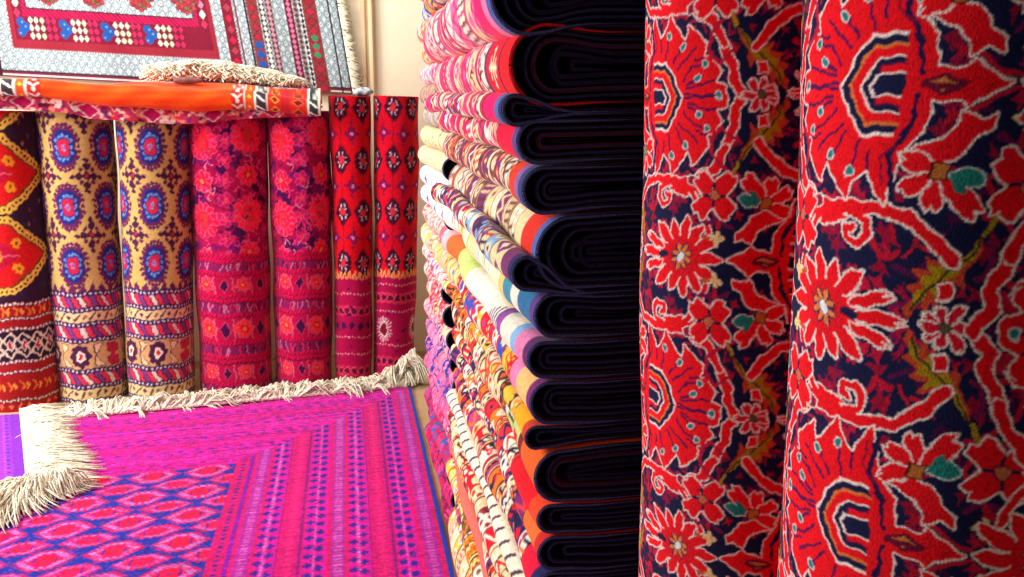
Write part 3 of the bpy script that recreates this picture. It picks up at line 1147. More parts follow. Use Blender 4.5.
# rows spaced more densely far from the camera is not needed: even spacing
tv = np.linspace(0, 1, ny)
XX, TT = np.meshgrid(xs, tv)
YB = ybk(XX)
YY = YB * (1 - TT) + fy * TT
ZZ = HZ - .004 + .003 * np.sin(XX * 4.1 + YY * 1.7) + .002 * np.sin(YY * 7 + XX) + .0015 * np.sin(XX * 13 - YY * 3)
Cc = MG.smooth((XR - XX) * 100, (YB - YY) * 100)
root = empty('magenta_carpet', (-.8, 2.8, 0), 'bright magenta carpet with blue gul field, spread flat on the floor', 'carpet')
org = np.array([-.8, 2.8, 0])
m = MB()
P = np.stack([XX, YY, ZZ], -1) - org
m.grid(P, Cc, flip=True)
lo = P.copy()
for sl in ((0, slice(None)), (-1, slice(None)), (slice(None), 0), (slice(None), -1)):
    e = P[sl]
    f2 = e.copy()
    f2[:, 2] = 0.001
    m.grid(np.stack([e, f2], 0), s2l((120, 20, 110)))
m.build('pile_face', M_BRIGHT, root)
# back fringe
n = 40
fx = np.linspace(XL + .05, XR - .02, n)
roots = np.stack([fx, ybk(fx) - .01, 0 * fx + HZ], -1)
dirs = np.stack([0 * fx + .25, 0 * fx + 1, 0 * fx], -1)
fringe('fringe', root, roots, dirs, 0.17, 3200, 5, spread=.5, thick=.0036, lift=.05, curl=.5, origin=org, rootlift=.01)
# fringe that has crept up the foot of the stack at the far right corner
a = at_z(404, 384, .01)
r2 = np.stack([np.linspace(a[0] - .06, a[0] + .06, 8), np.linspace(a[1], a[1] - .02, 8), np.linspace(.05, .17, 8)], -1)
fringe('fringe', root, r2, np.tile([.15, 1, 0], (8, 1)), .10, 420, 8, spread=.8, thick=.0034, lift=.05, curl=.8, ground=.03, origin=org, rootlift=.05)

# ------------------------------------------------------------------ purple rug at the left with its long fringe
pr = at_z(22, 413, .03)
pr2 = at_z(30, 487, .03)
yl = lambda y: pr[0] + (pr2[0] - pr[0]) * (pr[1] - y) / (pr[1] - pr2[1])
org2 = np.array([-1.9, 3.6, 0])
root = empty('purple_rug', tuple(org2), 'violet rug at the left frame edge, long cream fringe over the magenta carpet', 'rug')
tv = np.linspace(0, 1, 130)
sv = np.linspace(0, 1, 110)
S, T = np.meshgrid(sv, tv)
Ys = pr[1] * (1 - T) + (pr2[1]) * T
Xr = yl(Ys)
Xs = Xr - S * 0.9
Zs = .030 + .004 * np.sin(Xs * 5 + Ys * 3)
rn = np.random.RandomState(9)
base = np.array([150, 50, 196.0])
cc = np.tile(base, (130, 110, 1))
rows_ = ((T * 60).astype(int) % 2 == 0) & ((S * 70).astype(int) % 3 == 0)
cc[rows_] = (190, 80, 205)
cc[((S * 18).astype(int) % 4 == 0)] = (128, 40, 190)
cc[((S * 70).astype(int) % 5 == 0) & ((T * 40).astype(int) % 2 == 0)] = (96, 40, 186)
cl = np.clip(s2l(cc) * (1 + .15 * rn.standard_normal((130, 110, 1))), 0, 1)
m = MB()
P = np.stack([Xs, Ys, Zs], -1) - org2
m.grid(P, cl)
for sl in ((0, slice(None)), (-1, slice(None)), (slice(None), 0), (slice(None), -1)):
    e = P[sl]
    f2 = e.copy()
    f2[:, 2] -= .012
    m.grid(np.stack([e, f2], 0), s2l((90, 30, 120)))
m.build('pile_face', M_BRIGHT, root)
k = 24
yy = np.linspace(pr[1] + .03, pr2[1] - .01, k)
roots = np.stack([yl(yy) - .01, yy, 0 * yy + .032], -1)
dd = np.stack([0 * yy + 1, np.linspace(.1, -.25, k), 0 * yy], -1)
fringe('fringe', root, roots, dd, np.linspace(.19, .25, k), 1500, 21, spread=.16, thick=.0032, lift=.02, curl=.3, ground=.022, origin=org2, rootlift=.012)
# lower strands sweep round towards the camera
c0 = at_z(62, 478, .03)
pts = [at_z(*q, .05) for q in ((72, 478), (46, 486), (28, 500), (14, 520), (4, 540))]
roots = np.array(pts)
dd = np.array([(.5, -.6, 0), (.2, -1, 0), (-.2, -1, 0), (-.35, -1, 0), (-.4, -1, 0)])
roots2 = np.array([at_z(*q, .045) for q in ((8, 486), (22, 484), (36, 482), (52, 480), (66, 478))])
dd2 = np.array([(-.35, -1, 0), (-.3, -1, 0), (-.1, -1, 0), (.2, -1, 0), (.55, -.9, 0)])
fringe('fringe', root, roots2, dd2, np.array([.38, .34, .22, .14, .10]), 1100, 22, spread=.16, thick=.0034, lift=.05, curl=.35, ground=.022, origin=org2, rootlift=.03)


# ------------------------------------------------------------------ folded rugs in the stacks
def side_canvas(seed, L, pal, arc=0.26, style='busy', rim=None):
    """x = metres along the fold from the near end, y = metres round the fold"""
    rnd = random.Random(seed)
    c = Cv(0, L * 100, -arc * 50, arc * 50, 0.32, pal[0])
    x = 0
    H = arc * 50
    edge = min(pal, key=sum)
    edge = tuple(v * .6 for v in edge)
    if rim:
        for wd, col in rim:
            c.bands([(x, x + wd, col)], 0)
            x += wd
    while x < L * 100:
        if style == 'plain':
            wd = rnd.uniform(9, 20)
            col = rnd.choice(pal)
            c.bands([(x, x + wd, col)], 0)
            if rnd.random() < .55:
                yy = rnd.uniform(-4, 2)
                xx = x + wd * .4
                dark = (40, 60, 110)
                c.line([(xx, yy - 2.5), (xx + 1, yy), (xx, yy + 3)], .9, dark)
                c.line([(xx + 3, yy - 1), (xx + 3, yy + 3)], .9, dark)
            if rnd.random() < .5:
                c.bands([(x + wd - 2.0, x + wd - .6, rnd.choice(pal[1:]))], 0)
            x += wd
            continue
        wd = rnd.choice([.9, 1.3, 2.2, 3, 3.6, 4.4, 5.4])
        bg = rnd.choice(pal)
        fg = rnd.choice([p for p in pal if p != bg])
        fg2 = rnd.choice([p for p in pal if p != bg])
        c.bands([(x, x + wd, bg), (x, x + .4, edge)], 0)
        kind = rnd.choice(['zig', 'dia', 'dot', 'bar', 'scr', 'star']) if wd > 2 else rnd.choice(['dash', 'none', 'dash'])
        y = -H + rnd.uniform(0, 2)
        m = x + wd / 2
        if kind == 'zig':
            st = wd * .8
            while y < H:
                c.line([(x + .5, y), (x + wd - .5, y + st / 2), (x + .5, y + st)], .7, fg)
                y += st
        elif kind == 'dia':
            st = wd * 1.05
            while y < H:
                c.ell(m, y, wd * .4, st * .42, fg, p=1)
                c.ell(m, y, wd * .18, st * .2, fg2, p=1)
                y += st
        elif kind == 'dot':
            st = wd * .55
            while y < H:
                c.ell(m - wd * .22, y, wd * .14, wd * .16, fg)
                c.ell(m + wd * .22, y + st / 2, wd * .14, wd * .16, fg2)
                y += st
        elif kind == 'bar':
            st = 1.9
            while y < H:
                c.line([(x + .4, y), (x + wd - .4, y + .7)], .75, rnd.choice([fg, edge]))
                y += st
        elif kind == 'scr':
            while y < H:
                px_, py_ = x + rnd.uniform(.3, wd - .3), y
                pts = [(px_, py_)]
                for q in range(3):
                    pts.append((min(x + wd, max(x, pts[-1][0] + rnd.uniform(-2.2, 2.2))), pts[-1][1] + rnd.uniform(-.3, 1.6)))
                c.line(pts, .6, rnd.choice([fg, fg2, edge]))
                y += rnd.uniform(.7, 1.5)
        elif kind == 'star':
            st = wd * 1.2
            while y < H:
                for a in range(6):
                    A = a * PI / 3
                    c.ell(m + wd * .25 * math.cos(A), y + wd * .27 * math.sin(A), wd * .16, wd * .16, fg)
                c.ell(m, y, wd * .15, wd * .15, fg2)
                y += st
        elif kind == 'dash':
            while y < H:
                c.line([(m, y), (m, y + .8)], wd * .5, fg)
                y += 1.7
        x += wd
    return c


def bird(c, x, col):
    c.line([(x - 2.6, 0), (x + 2.6, 0)], 1.0, col)
    for q in (-1, 1):
        c.line([(x - 1.6, 0), (x - 2.2, 1.6 * q)], .6, col)
        c.line([(x - .4, .3 * q), (x - .2, 3.0 * q), (x + .6, 3.4 * q)], .7, col)
        c.line([(x + 1.2, 0), (x + 1.6, 1.8 * q)], .6, col)


Xright = 0.90


def folded_rug(name, label, cat, group, y0, L, xt, zt, zb, zt2, zb2, canvas, layers=3, cord=M_CORD, seed=0, ny=200, inner=M_NAVY, cx=Xright, wave=None, nu=44, red_layer=False, pile=M_PILE, tipw=.010, stretch=1.35):
    """one rug folded over: the rounded fold at x = xt faces -x, the rug runs from y0 to y0+L; zt/zb its top and underside at the fold, zt2/zb2 further in"""
    rn = np.random.RandomState(seed)
    ph = rn.uniform(0, 6.28, 5)
    root = empty(name, (xt + .2, y0, zb2), label, cat, group)
    O = np.array([xt + .2, y0, zb2])
    R = (zt - zb) / 2
    a = R * .95
    zc = (zt + zb) / 2
    t = min(.007, R * .28)

    def tipx(y):
        return tipw * np.sin(y * 5.2 + ph[0]) * .5 + tipw * np.sin(y * 12.5 + ph[1]) * .5

    def path(off, n, xr):
        """offset inwards by off; returns (x,z) from the top right round the fold to the bottom right"""
        Ro, ao = R - off, a - off
        b = ss(0, .07, np.linspace(0, .25, 9)[::-1])
        xs_ = xt + a + np.concatenate([np.linspace(xr - xt - a, .26, 5)[:-1], np.linspace(.25, 0.0, 9)])
        bb = ss(0, .09, xs_ - xt - a)
        ztop = (zt - off) * (1 - bb) + (zt2 - min(off, (zt2 - zb2) * .46)) * bb
        zbot = (zb + off) * (1 - bb) + (zb2 + min(off, (zt2 - zb2) * .46)) * bb
        th = np.linspace(PI / 2, 3 * PI / 2, n)[1:-1]
        arcx = xt + a + ao * np.cos(th)
        arcz = zc + Ro * np.sin(th)
        x = np.concatenate([xs_, arcx, xs_[::-1]])
        z = np.concatenate([ztop, arcz, zbot[::-1]])
        return np.stack([x, z], -1)

    def place(pth, ys):
        """(nu,2) path x ys -> grid"""
        X = pth[None, :, 0] + tipx(ys)[:, None] * np.clip(1 - (pth[None, :, 0] - xt) / .3, 0, 1)
        Z = pth[None, :, 1] + wave(pth[None, :, 0], ys[:, None])
        Y = np.broadcast_to(ys[:, None], X.shape)
        return np.stack([X, Y, Z], -1) - O
    n = nu
    p0 = path(0, n, cx)
    dist = np.concatenate([[0], np.cumsum(np.linalg.norm(np.diff(p0, axis=0), axis=1))])
    mid = dist[13 + (n - 2) // 2]
    ys = y0 + np.linspace(0, L, ny)
    P = place(p0, ys)
    uu = (ys - y0) * 100
    uu = np.where(uu < 20, uu / 1.6, 12.5 + (uu - 20) / stretch)
    cc = canvas.smooth(np.broadcast_to(uu[:, None], P.shape[:2]), np.broadcast_to(((dist - mid) * 100)[None], P.shape[:2]))
    m = MB()
    m.grid(P, cc)
    p1 = path(t, n, cx)
    ends = y0 + np.linspace(0, L, 60)
    Pi = place(p1, ends)
    Po = place(p0, ends)
    dk = s2l((16, 16, 44))
    m.grid(Pi, dk, flip=True)
    m.grid(np.stack([Po[0], Pi[0]], 0), dk)
    m.grid(np.stack([Po[-1], Pi[-1]], 0), dk)
    m.grid(np.stack([Po[:, 0], Pi[:, 0]], 1), dk)
    m.grid(np.stack([Po[:, -1], Pi[:, -1]], 1), dk)
    m.build('pile_face', pile, root)
    # cord along the near edge of the outer turn
    k = len(p0)
    pm = path(t * .5, n, cx)
    g = MB()
    e = place(pm, np.array([y0]))[0]
    fade = 1 - .9 * ss(.05, .22, e[:, 0] - e[:, 0].min())
    g.tube(e[4:-4], t * .42 * fade[4:-4], 5)
    g.build('selvage', cord, root, False)
    # nested inner folds
    off = t + .0035
    li = 0
    while li < layers and off < R * .93:
        q = MB()
        tt = min(t, R - off - .001)
        jx = rn.uniform(.004, .016) * (li + 1)
        po, pi_ = path(off, 22, cx - .01), path(off + tt, 22, cx - .01)
        for pp in (po, pi_):
            pp[:, 0] += jx * np.clip(1 - (pp[:, 0] - xt) / .4, 0, 1)
        ye = np.linspace(y0 + .002 + rn.uniform(0, .008), y0 + L - .002, 34)
        A_, B_ = place(po, ye), place(pi_, ye)
        q.grid(A_)
        q.grid(B_, flip=True)
        q.grid(np.stack([A_[0], B_[0]], 0))
        q.grid(np.stack([A_[-1], B_[-1]], 0))
        q.grid(np.stack([A_[:, 0], B_[:, 0]], 1))
        q.grid(np.stack([A_[:, -1], B_[:, -1]], 1))
        lay = q.build('inner_fold', M_MAROON if (red_layer and li == 1) else inner, root, False)
        if li < 2:
            g = MB()
            pc = path(off + tt * .5, 22, cx - .01)
            pc[:, 0] += jx * np.clip(1 - (pc[:, 0] - xt) / .4, 0, 1)
            g.tube(place(pc, ye[:1])[0][5:-5], tt * .36, 5)
            g.build('edge_cord', M_NAVYC, lay, False)
        off += tt + .004
        li += 1
    return root


M_NAVYC = noise_mat('dark_navy_cord', (22, 28, 66), (48, 58, 110), 420, bump=0.6)
YN = 1.40


def wv(x, y):
    s = np.clip((x - .30) / .5, 0, 1)
    return .010 * s * np.sin((x - .3) * 9.0) + .006 * np.sin(x * 5 + 1) * s + .006 * np.sin(y * 3.1 + .4) + .003 * np.sin(y * 8.3)


WH, CR, NV, TL = (236, 228, 214), (232, 210, 164), (30, 34, 90), (30, 120, 150)
PK, HP_, RD, OR, YL = (236, 60, 130), (240, 20, 110), (226, 16, 40), (240, 120, 30), (240, 190, 60)
LB, LV, BR, PU = (130, 180, 230), (232, 128, 178), (130, 70, 60), (120, 40, 110)
near = [
    # label bit, ytop, ybot, x tip px, ytop inner, ybot inner, palette, style, rim, layers, cord, red layer
    ('multicoloured rug with magenta near end and pale blue rim', -62, 31, 489, -60, 22, [HP_, PK, (250, 110, 170), WH, CR, (200, 20, 110)], 'busy', [(2, (70, 90, 170)), (2.5, LV), (6, HP_)], 4, M_CORD, False),
    ('thick rug with wide bright red edge and a small white bird figure', 15, 103, 512, 24, 101, [HP_, (250, 90, 150), CR, WH, (190, 30, 90), PK], 'busy', [(5.5, (235, 12, 30)), (1.2, (110, 20, 60)), (9.5, (235, 14, 50)), (1.5, PU)], 5, M_CORDR, True),
    ('small pink folded rug tucked under the thick red-edged rug', 87, 122, 498, 104, 112, [HP_, PK, CR, WH, (220, 30, 60), PU], 'busy', [(1.5, NV), (2, (70, 110, 180)), (5, HP_)], 2, M_CORD, False),
    ('crimson pink rug with cream streaks below the small pink one', 113, 160, 517, 113, 158, [(226, 14, 80), HP_, CR, WH, PU, (236, 60, 90)], 'busy', [(2, (90, 70, 140)), (9, (232, 10, 60))], 4, M_CORD, True),
    ('cream and purple scribble-patterned rug with orange near edge', 160, 211, 525, 160, 206, [CR, (235, 205, 165), PU, BR, (214, 90, 60), WH], 'busy', [(1.8, (50, 60, 110)), (2, (130, 100, 170)), (4, (214, 60, 40))], 4, M_CORD, False),
    ('fat rug bulging out with vermilion edge and cream brown pattern', 211, 287, 536, 209, 286, [CR, (230, 190, 150), PU, BR, WH, (190, 90, 80)], 'busy', [(1.6, (80, 100, 170)), (5.5, (216, 46, 36)), (4, CR)], 5, M_CORD, False),
    ('small purple-red patterned rug squeezed under the fat vermilion-edged rug', 250, 288, 510, 287, 291, [(150, 50, 80), CR, RD, PU, WH, NV, LB], 'busy', [(1.5, NV), (3, (120, 50, 110))], 2, M_CORD, False),
    ('teal-edged rug turning cream with blue marks and yellow bars', 288, 335, 529, 291, 335, [WH, CR, (238, 232, 208), YL, LB, (234, 228, 196)], 'plain', [(2, (90, 60, 130)), (5, (40, 110, 160)), (3, WH), (4, (60, 140, 170)), (4, (240, 200, 120))], 4, M_CORD, False),
    ('lilac-edged rug with plain white, green, orange and pink blocks', 336, 375, 522, 336, 375, [WH, (190, 220, 120), (240, 110, 50), (250, 190, 200), WH, (246, 240, 220)], 'blocks', [(2, (90, 40, 100)), (3, LV), (2, LB), (5, WH)], 4, M_CORD, False),
    ('crimson and cream rug with blue and yellow bands under the plain-block rug', 376, 421, 526, 376, 421, [RD, CR, WH, (40, 80, 190), YL, (232, 40, 80)], 'busy', [(1.5, PU), (5, (240, 190, 120)), (3, LV)], 4, M_CORD, False),
    ('thin golden yellow rug with cream net pattern', 422, 448, 527, 422, 440, [(236, 160, 30), CR, YL, WH, (60, 40, 50), (225, 90, 40)], 'busy', [(2, (200, 60, 40)), (5, (240, 170, 30))], 3, M_CORD, False),
    ('orange-brown edged rug with cream crackle pattern', 446, 500, 535, 441, 499, [CR, WH, (60, 50, 60), (214, 100, 40), RD, (190, 210, 130)], 'busy', [(7, (226, 96, 36)), (2, (120, 30, 40))], 4, M_CORD, True),
    ('scarlet rug with orange rim and small navy marks', 500, 531, 537, 500, 531, [RD, (236, 40, 60), OR, WH, NV, CR], 'busy', [(3, (226, 70, 40)), (10, (230, 20, 40))], 3, M_CORD, False),
    ('orange rug with navy and white marks low in the stack', 531, 567, 538, 531, 568, [OR, (230, 60, 60), WH, NV, CR, PU], 'busy', [(2, (200, 40, 40)), (6, (236, 110, 50))], 4, M_CORD, False),
    ('red and cream rug at the bottom frame edge of the near stack', 569, 612, 533, 569, 610, [RD, WH, CR, NV, (200, 60, 120), OR], 'busy', [(2, NV), (5, (220, 20, 60))], 3, M_CORD, False),
    ('cream ladder-striped rug with dark slashes in the lower near stack', 612, 650, 534, 611, 650, [WH, CR, (250, 240, 215), (70, 50, 80), CR, WH], 'ladder', None, 3, M_CORD, False),
    ('peach rug with small dark slashes in the lower near stack', 651, 688, 536, 651, 688, [(246, 200, 160), CR, RD, (160, 40, 60), WH], 'busy', None, 3, M_CORD, False),
    ('brown, red and cream patterned rug low in the near stack', 689, 730, 531, 689, 730, [(190, 90, 60), CR, RD, PU, WH, YL], 'busy', None, 3, M_CORD, False),
    ('plain salmon pink rug low in the near stack', 731, 765, 533, 731, 765, [(238, 110, 100), (240, 120, 110)], 'one', None, 3, M_CORDR, False),
    ('cream and yellow speckled rug near the floor in the near stack', 766, 808, 535, 766, 808, [(240, 210, 130), YL, WH, (120, 90, 60), OR], 'busy', None, 3, M_CORD, False),
    ('pink and ochre rug second from the floor in the near stack', 809, 850, 529, 809, 850, [(230, 70, 110), YL, CR, (150, 60, 90), WH], 'busy', None, 3, M_CORD, False),
    ('white and yellow rug lowest in the near stack, on the floor', 851, 0, 531, 851, 0, [WH, CR, YL, (220, 60, 90)], 'busy', None, 3, M_CORD, False),
]
above = [
    ('orange, blue and white rug above the magenta one, cut by the top frame edge', -112, -63, 496, [OR, LB, WH, (60, 90, 190), PK, YL]),
    ('blue and violet scroll-patterned rug in the top of the near stack', -158, -113, 500, [(70, 110, 210), WH, LV, (50, 60, 150), YL]),
    ('white and gold rug high in the near stack', -205, -159, 497, [WH, LB, YL, OR, (60, 90, 190)]),
    ('pink and pale blue rug second from the top of the near stack', -250, -206, 502, [LB, WH, PK, CR]),
    ('orange and lilac rug on top of the near stack', -298, -251, 499, [LV, OR, WH, CR]),
]


def zpx(px, py): return at_y(px, py, YN)[2]


LN = 1.28
items = []
for (lb, a, b, x, pal) in above:
    items.append((lb, a, b, x, a, b, pal, 'busy', None, 3, M_CORD, False))
items = items[::-1] + near
for i, (lb, yt, yb, xt, yt2, yb2, pal, style, rim, lay, cord, rl) in enumerate(items):
    if yt > 612: yt = yt2 = 612 + (yt - 612) * .74
    if yb > 612: yb = yb2 = 612 + (yb - 612) * .74
    x0 = at_y(xt, (yt + min(yb, yt + 60)) / 2, YN)[0]
    if yt > 600: x0 = .279 + .006 * math.sin(i * 2.3)
    zt, zt2 = zpx(xt + 20, yt), zpx(600, yt2)
    zb, zb2 = (zpx(xt + 20, yb), zpx(600, yb2)) if yb else (.012, .012)
    if zb < .012: zb = .012
    if zb2 < .012: zb2 = .012
    gap = .0012
    arc = (zt - zb) * 1.6 + .10
    st = 'busy'
    if style == 'plain':
        cv = side_canvas(100 + i, LN, pal, arc, 'plain', rim)
    elif style in ('blocks',):
        cv = side_canvas(100 + i, LN, pal, arc, 'busy', rim)
        xx = 12
        for wd, col in ((3, (150, 70, 160)), (4, WH), (9, WH), (4, (238, 238, 224)), (26, (238, 234, 220)), (26, (196, 222, 130)), (24, (240, 104, 44)), (22, (250, 180, 190)), (12, (250, 236, 240))):
            cv.bands([(xx, xx + wd, col)], 0)
            xx += wd
        for q in range(6):
            cv.line([(14 + q * 2.2, -5 + q), (16 + q * 2.2, 0 + q * .7), (15 + q * 2.2, 4)], .8, (60, 70, 130))
    elif style == 'ladder':
        cv = side_canvas(100 + i, LN, [(248, 238, 214)] * 2, arc, 'plain', None)
        cv.a[:] = (248, 238, 214)
        q = 1
        while q < LN * 100:
            cv.line([(q, -3), (q + 2.0, 0), (q + .5, 4)], .8, (70, 50, 80))
            q += 4.2
    elif style == 'one':
        cv = side_canvas(100 + i, LN, pal + pal[:1], arc, 'plain', None)
        cv.a[:] = pal[0]
    else:
        cv = side_canvas(100 + i, LN, pal, arc, 'busy', rim)
    if 'bird' in lb:
        cv.bands([(7, 16, (235, 14, 50))], 0)
        bird(cv, 11.2, (250, 230, 190))
    cv.finish(200 + i, .12)
    folded_rug('folded_rug', lb, 'folded rug', 'folded rugs in the near stack', YN + random.Random(i).uniform(0, .012), LN, x0, zt - gap, zb + gap, zt2 - gap, zb2 + gap, cv, lay, cord, 300 + i,
               ny=int(LN / .0036), wave=(lambda x, y: wv(x, y) * .15) if 'lowest' in lb else wv, red_layer=rl, stretch=1.0 if style in ('plain', 'blocks', 'one') else 1.35)

# far stack
YF = 2.695
LF = 0.86
fpal = [
    [WH, LB, OR], [OR, WH, PK], [LB, WH, (60, 90, 190)], [WH, PK, OR], [OR, CR, PK], [LV, WH, PK],
    [(200, 160, 140), (150, 130, 120)], [(150, 140, 135), (190, 180, 170)], [CR, (236, 216, 170)], [(238, 220, 178), CR],
    [WH, (236, 238, 246), (50, 70, 160)], [(240, 240, 248), WH, (50, 70, 160)], [(250, 190, 170), WH, (230, 100, 130)], [WH, (248, 180, 180), YL],
    [(250, 200, 180), PK, WH], [(244, 120, 140), RD, WH], [(244, 150, 180), RD, CR], [(240, 140, 170), (250, 190, 190), (240, 110, 150), (60, 60, 150)], [LV, (240, 150, 180), (236, 120, 160), (60, 60, 160)],
    [(236, 120, 170), (50, 60, 160), LV, (240, 100, 150)], [(236, 110, 160), (40, 80, 170), LV, (226, 80, 140)], [(226, 60, 120), (200, 20, 80), LV], [(214, 30, 90), (190, 20, 90), (224, 60, 110), (40, 90, 170)], [(224, 30, 80), (120, 20, 80), PK], [(210, 20, 90), (196, 20, 80), (60, 60, 150), PK], [(200, 20, 80), (120, 20, 80), PK]]
fnames = ['white and light blue', 'orange and white', 'pale blue and white', 'white and pink', 'orange and cream', 'lilac and white', 'dull brown', 'grey', 'plain cream',
          'cream sand-coloured', 'white rug with navy stars,', 'second white rug with navy stars,', 'peach and white', 'white and salmon', 'pale peach', 'coral pink',
          'light rose', 'navy-flecked rose', 'lilac pink', 'lilac and dark blue', 'blue-banded pink', 'deep pink', 'raspberry red', 'crimson and pink', 'blue-flecked crimson', 'dark crimson']
ztop = 1.98
edges = np.linspace(ztop, 0.012, len(fpal) + 1)
for i, pal in enumerate(fpal):
    rr = random.Random(900 + i)
    x0 = .286 + rr.uniform(-.008, .008)
    zt, zb = edges[i] - .001, edges[i + 1] + .001
    cv = side_canvas(500 + i, LF, pal, .22, 'busy', None)
    if 'navy stars' in fnames[i]:
        cv.a[:] = (240, 240, 246)
        for q in (6, 20, 34, 48, 62, 76):
            for a in range(3):
                A = a * PI / 3
                cv.line([(q - 2 * math.cos(A), -2 * math.sin(A)), (q + 2 * math.cos(A), 2 * math.sin(A))], .9, (50, 60, 150))
    cv.finish(600 + i, .1)
    nm = fnames[i]
    where = 'just under' if i else 'topmost'
    lab = f"{nm} {'' if 'rug with' in nm else 'rug '}in the far stack" + (', on its top' if i == 0 else f", below the {fnames[i-1].replace('second white rug with navy stars,', 'starred').replace(' rug with navy stars,', ' starred').strip()} one")
    folded_rug('folded_rug', lab, 'folded rug', 'folded rugs in the far stack', YF + rr.uniform(0, .01), LF, x0, zt, zb, zt, zb, cv, 1, M_CORD, 700 + i, ny=120, nu=24, cx=.9,
               wave=lambda x, y: .003 * np.sin(y * 7) * min(1, 1))


# ------------------------------------------------------------------ kilim hanging at the back (cm; x to the right from its left edge, y up)
def kilim_canvas(W, H):
    # authored in photo-pixel sized units (about 0.55 cm): x from the left, v up from the lower edge
    base = (202, 217, 221)
    c = Cv(-30, 345, 0, H, .62, base)
    X, V = c.grids()
    gr, rd, br, dk, bl = (112, 130, 142), (168, 36, 62), (140, 50, 50), (50, 34, 50), (36, 84, 160)

    def pale(x0, x1, y0, y1, vert=True):
        k = (X >= x0) & (X < x1) & (V >= y0) & (V < y1)
        p = 8.0
        u = (X % p) - p / 2
        v = (V % 10.0) - 5
        ring = np.abs(np.abs(u) / 3.2 + np.abs(v) / 4.6 - .9) < .2
        u2 = ((X + p / 2) % p) - p / 2
        v2 = ((V + 5) % 10.0) - 5
        ring2 = np.abs(np.abs(u2) / 3.2 + np.abs(v2) / 4.6 - .9) < .16
        c.a[k] = base
        c.a[k & (ring | ring2)] = gr
        c.a[k & (np.abs(u) + np.abs(v) < 1)] = (110, 60, 80)

    def dia_band(x0, x1, y0, y1, bg, cols, step, horiz):
        k = (X >= x0) & (X < x1) & (V >= y0) & (V < y1)
        c.a[k] = bg
        n = int((x1 - x0 if horiz else y1 - y0) / step) + 1
        for i in range(n):
            if horiz: cx, cy = x0 + (i + .5) * step, (y0 + y1) / 2
            else: cx, cy = (x0 + x1) / 2, y0 + (i + .5) * step
            if horiz and cx > x1 - step * .4 or (not horiz and cy > y1): continue
            hw = (y1 - y0 if horiz else x1 - x0) * .36
            c.ell(cx, cy, step * .42 if horiz else hw, hw if horiz else step * .42, cols[i % len(cols)], .7, dk, p=1)
    pale(-30, 345, 6, H)
    # lower edging
    c.bands([(0, 1.5, (120, 40, 60)), (1.5, 2.6, (236, 220, 214)), (2.6, 4.6, (120, 34, 60)), (4.6, 6, (70, 40, 50))])
    # side stripes, right
    y0, y1 = 0, H
    dia_band(225, 236, y0, y1, (130, 30, 50), [(190, 40, 70), (170, 60, 80)], 10, False)
    dia_band(251, 262, y0, y1, (130, 60, 56), [(170, 40, 60)] * 3, 9, False)
    for q in range(3):
        c.ell(256.5, 24 + q * 9, 4, 3.6, bl)
    for (a, b, k1, k2) in ((263, 269, dk, (226, 220, 214)), (270, 276, (110, 30, 60), (190, 150, 160)), (289, 297, (110, 24, 60), (200, 120, 150)), (298, 303, (150, 140, 130), (90, 60, 70)), (304, 307, (240, 234, 226), dk)):
        k = (X >= a) & (X < b)
        c.a[k] = k1
        c.a[k & (np.abs((X - (a + b) / 2)) + np.abs(V % 5.0 - 2.5) < 2.6)] = k2
    dia_band(308, 322, y0, y1, (132, 56, 56), [(176, 40, 60), (150, 40, 50)], 9, False)
    for q in range(3):
        c.ell(315, 36 + q * 8, 3.4, 3, (60, 130, 100))
    c.bands([(334, 336, (60, 40, 60)), (343, 345, dk)], 0)
    c.bands([(237.5, 239.5, (120, 40, 60)), (247.5, 250, (60, 30, 50))], 0)
    # left stripe
    c.bands([(-30, -4, (150, 60, 70)), (-4, -1, (60, 34, 40))], 0)
    # framed panel
    x0, x1, yb, top = 12, 214, 26, H
    k = (X >= x0) & (X < x1) & (V >= yb)
    c.a[k] = (146, 40, 56)
    k = (X >= x0 + 5) & (X < x1 - 5) & (V >= yb + 8)
    c.a[k] = (120, 26, 50)
    xx = x0 + 8
    while xx < x1 - 30:
        for j, vv in enumerate((yb + 12, yb + 19, yb + 26)):
            for i2 in range(6):
                if i2 < 1: continue
                cc_ = [(206, 40, 90), (238, 214, 196), (226, 216, 190), (200, 196, 170), (206, 40, 90), (206, 40, 90)][i2]
                c.ell(xx + 8 + i2 * 5.6, vv, 2.4, 3.2, cc_, .6, dk, p=1.15)
        for ex, ey, er in ((3.5, 15, 4.2), (3.5, 24, 4.2), (7.5, 19.5, 4.6)):
            c.ell(xx + ex, yb + ey, er, er, bl)
        for ex, ey in ((2, 14), (5, 24), (8, 20)):
            c.ell(xx + ex, yb + ey, 1, 1, (110, 160, 210))
        xx += 41
    for xx in (x0 + 9.5, x1 - 9.5):
        vv = yb + 32
        n = 0
        while vv < H:
            c.ell(xx, vv, 3.3, 4.2, [(206, 50, 90), (236, 214, 196), (180, 120, 150)][n % 3], .7, dk, p=1.1)
            vv += 9
            n += 1
    k = (X >= x0 + 15) & (X < x1 - 15) & (V >= yb + 29)
    c.a[k] = (196, 30, 80)
    c.a[k & (((X + V) % 4.5) < 1.6)] = (110, 20, 60)
    k = (X >= x0 + 19) & (X < x1 - 19) & (V >= yb + 36)
    c.a[k] = dk
    pale(x0 + 20, x1 - 20, yb + 37, H)
    for gxx in range(4):
        for gyy in range(3):
            cx, cy = x0 + 42 + gxx * 45, yb + 50 + gyy * 30
            for i in range(-3, 4):
                for j in range(-2, 3):
                    if abs(i) + abs(j) <= 3:
                        c.ell(cx + i * 4, cy + j * 4 + (2 if i % 2 else 0), 2.1, 2.0, [(150, 50, 56), (176, 60, 70), (120, 90, 70)][(i + j) % 3], .5, (80, 40, 50))
    return c.finish(31, .1)


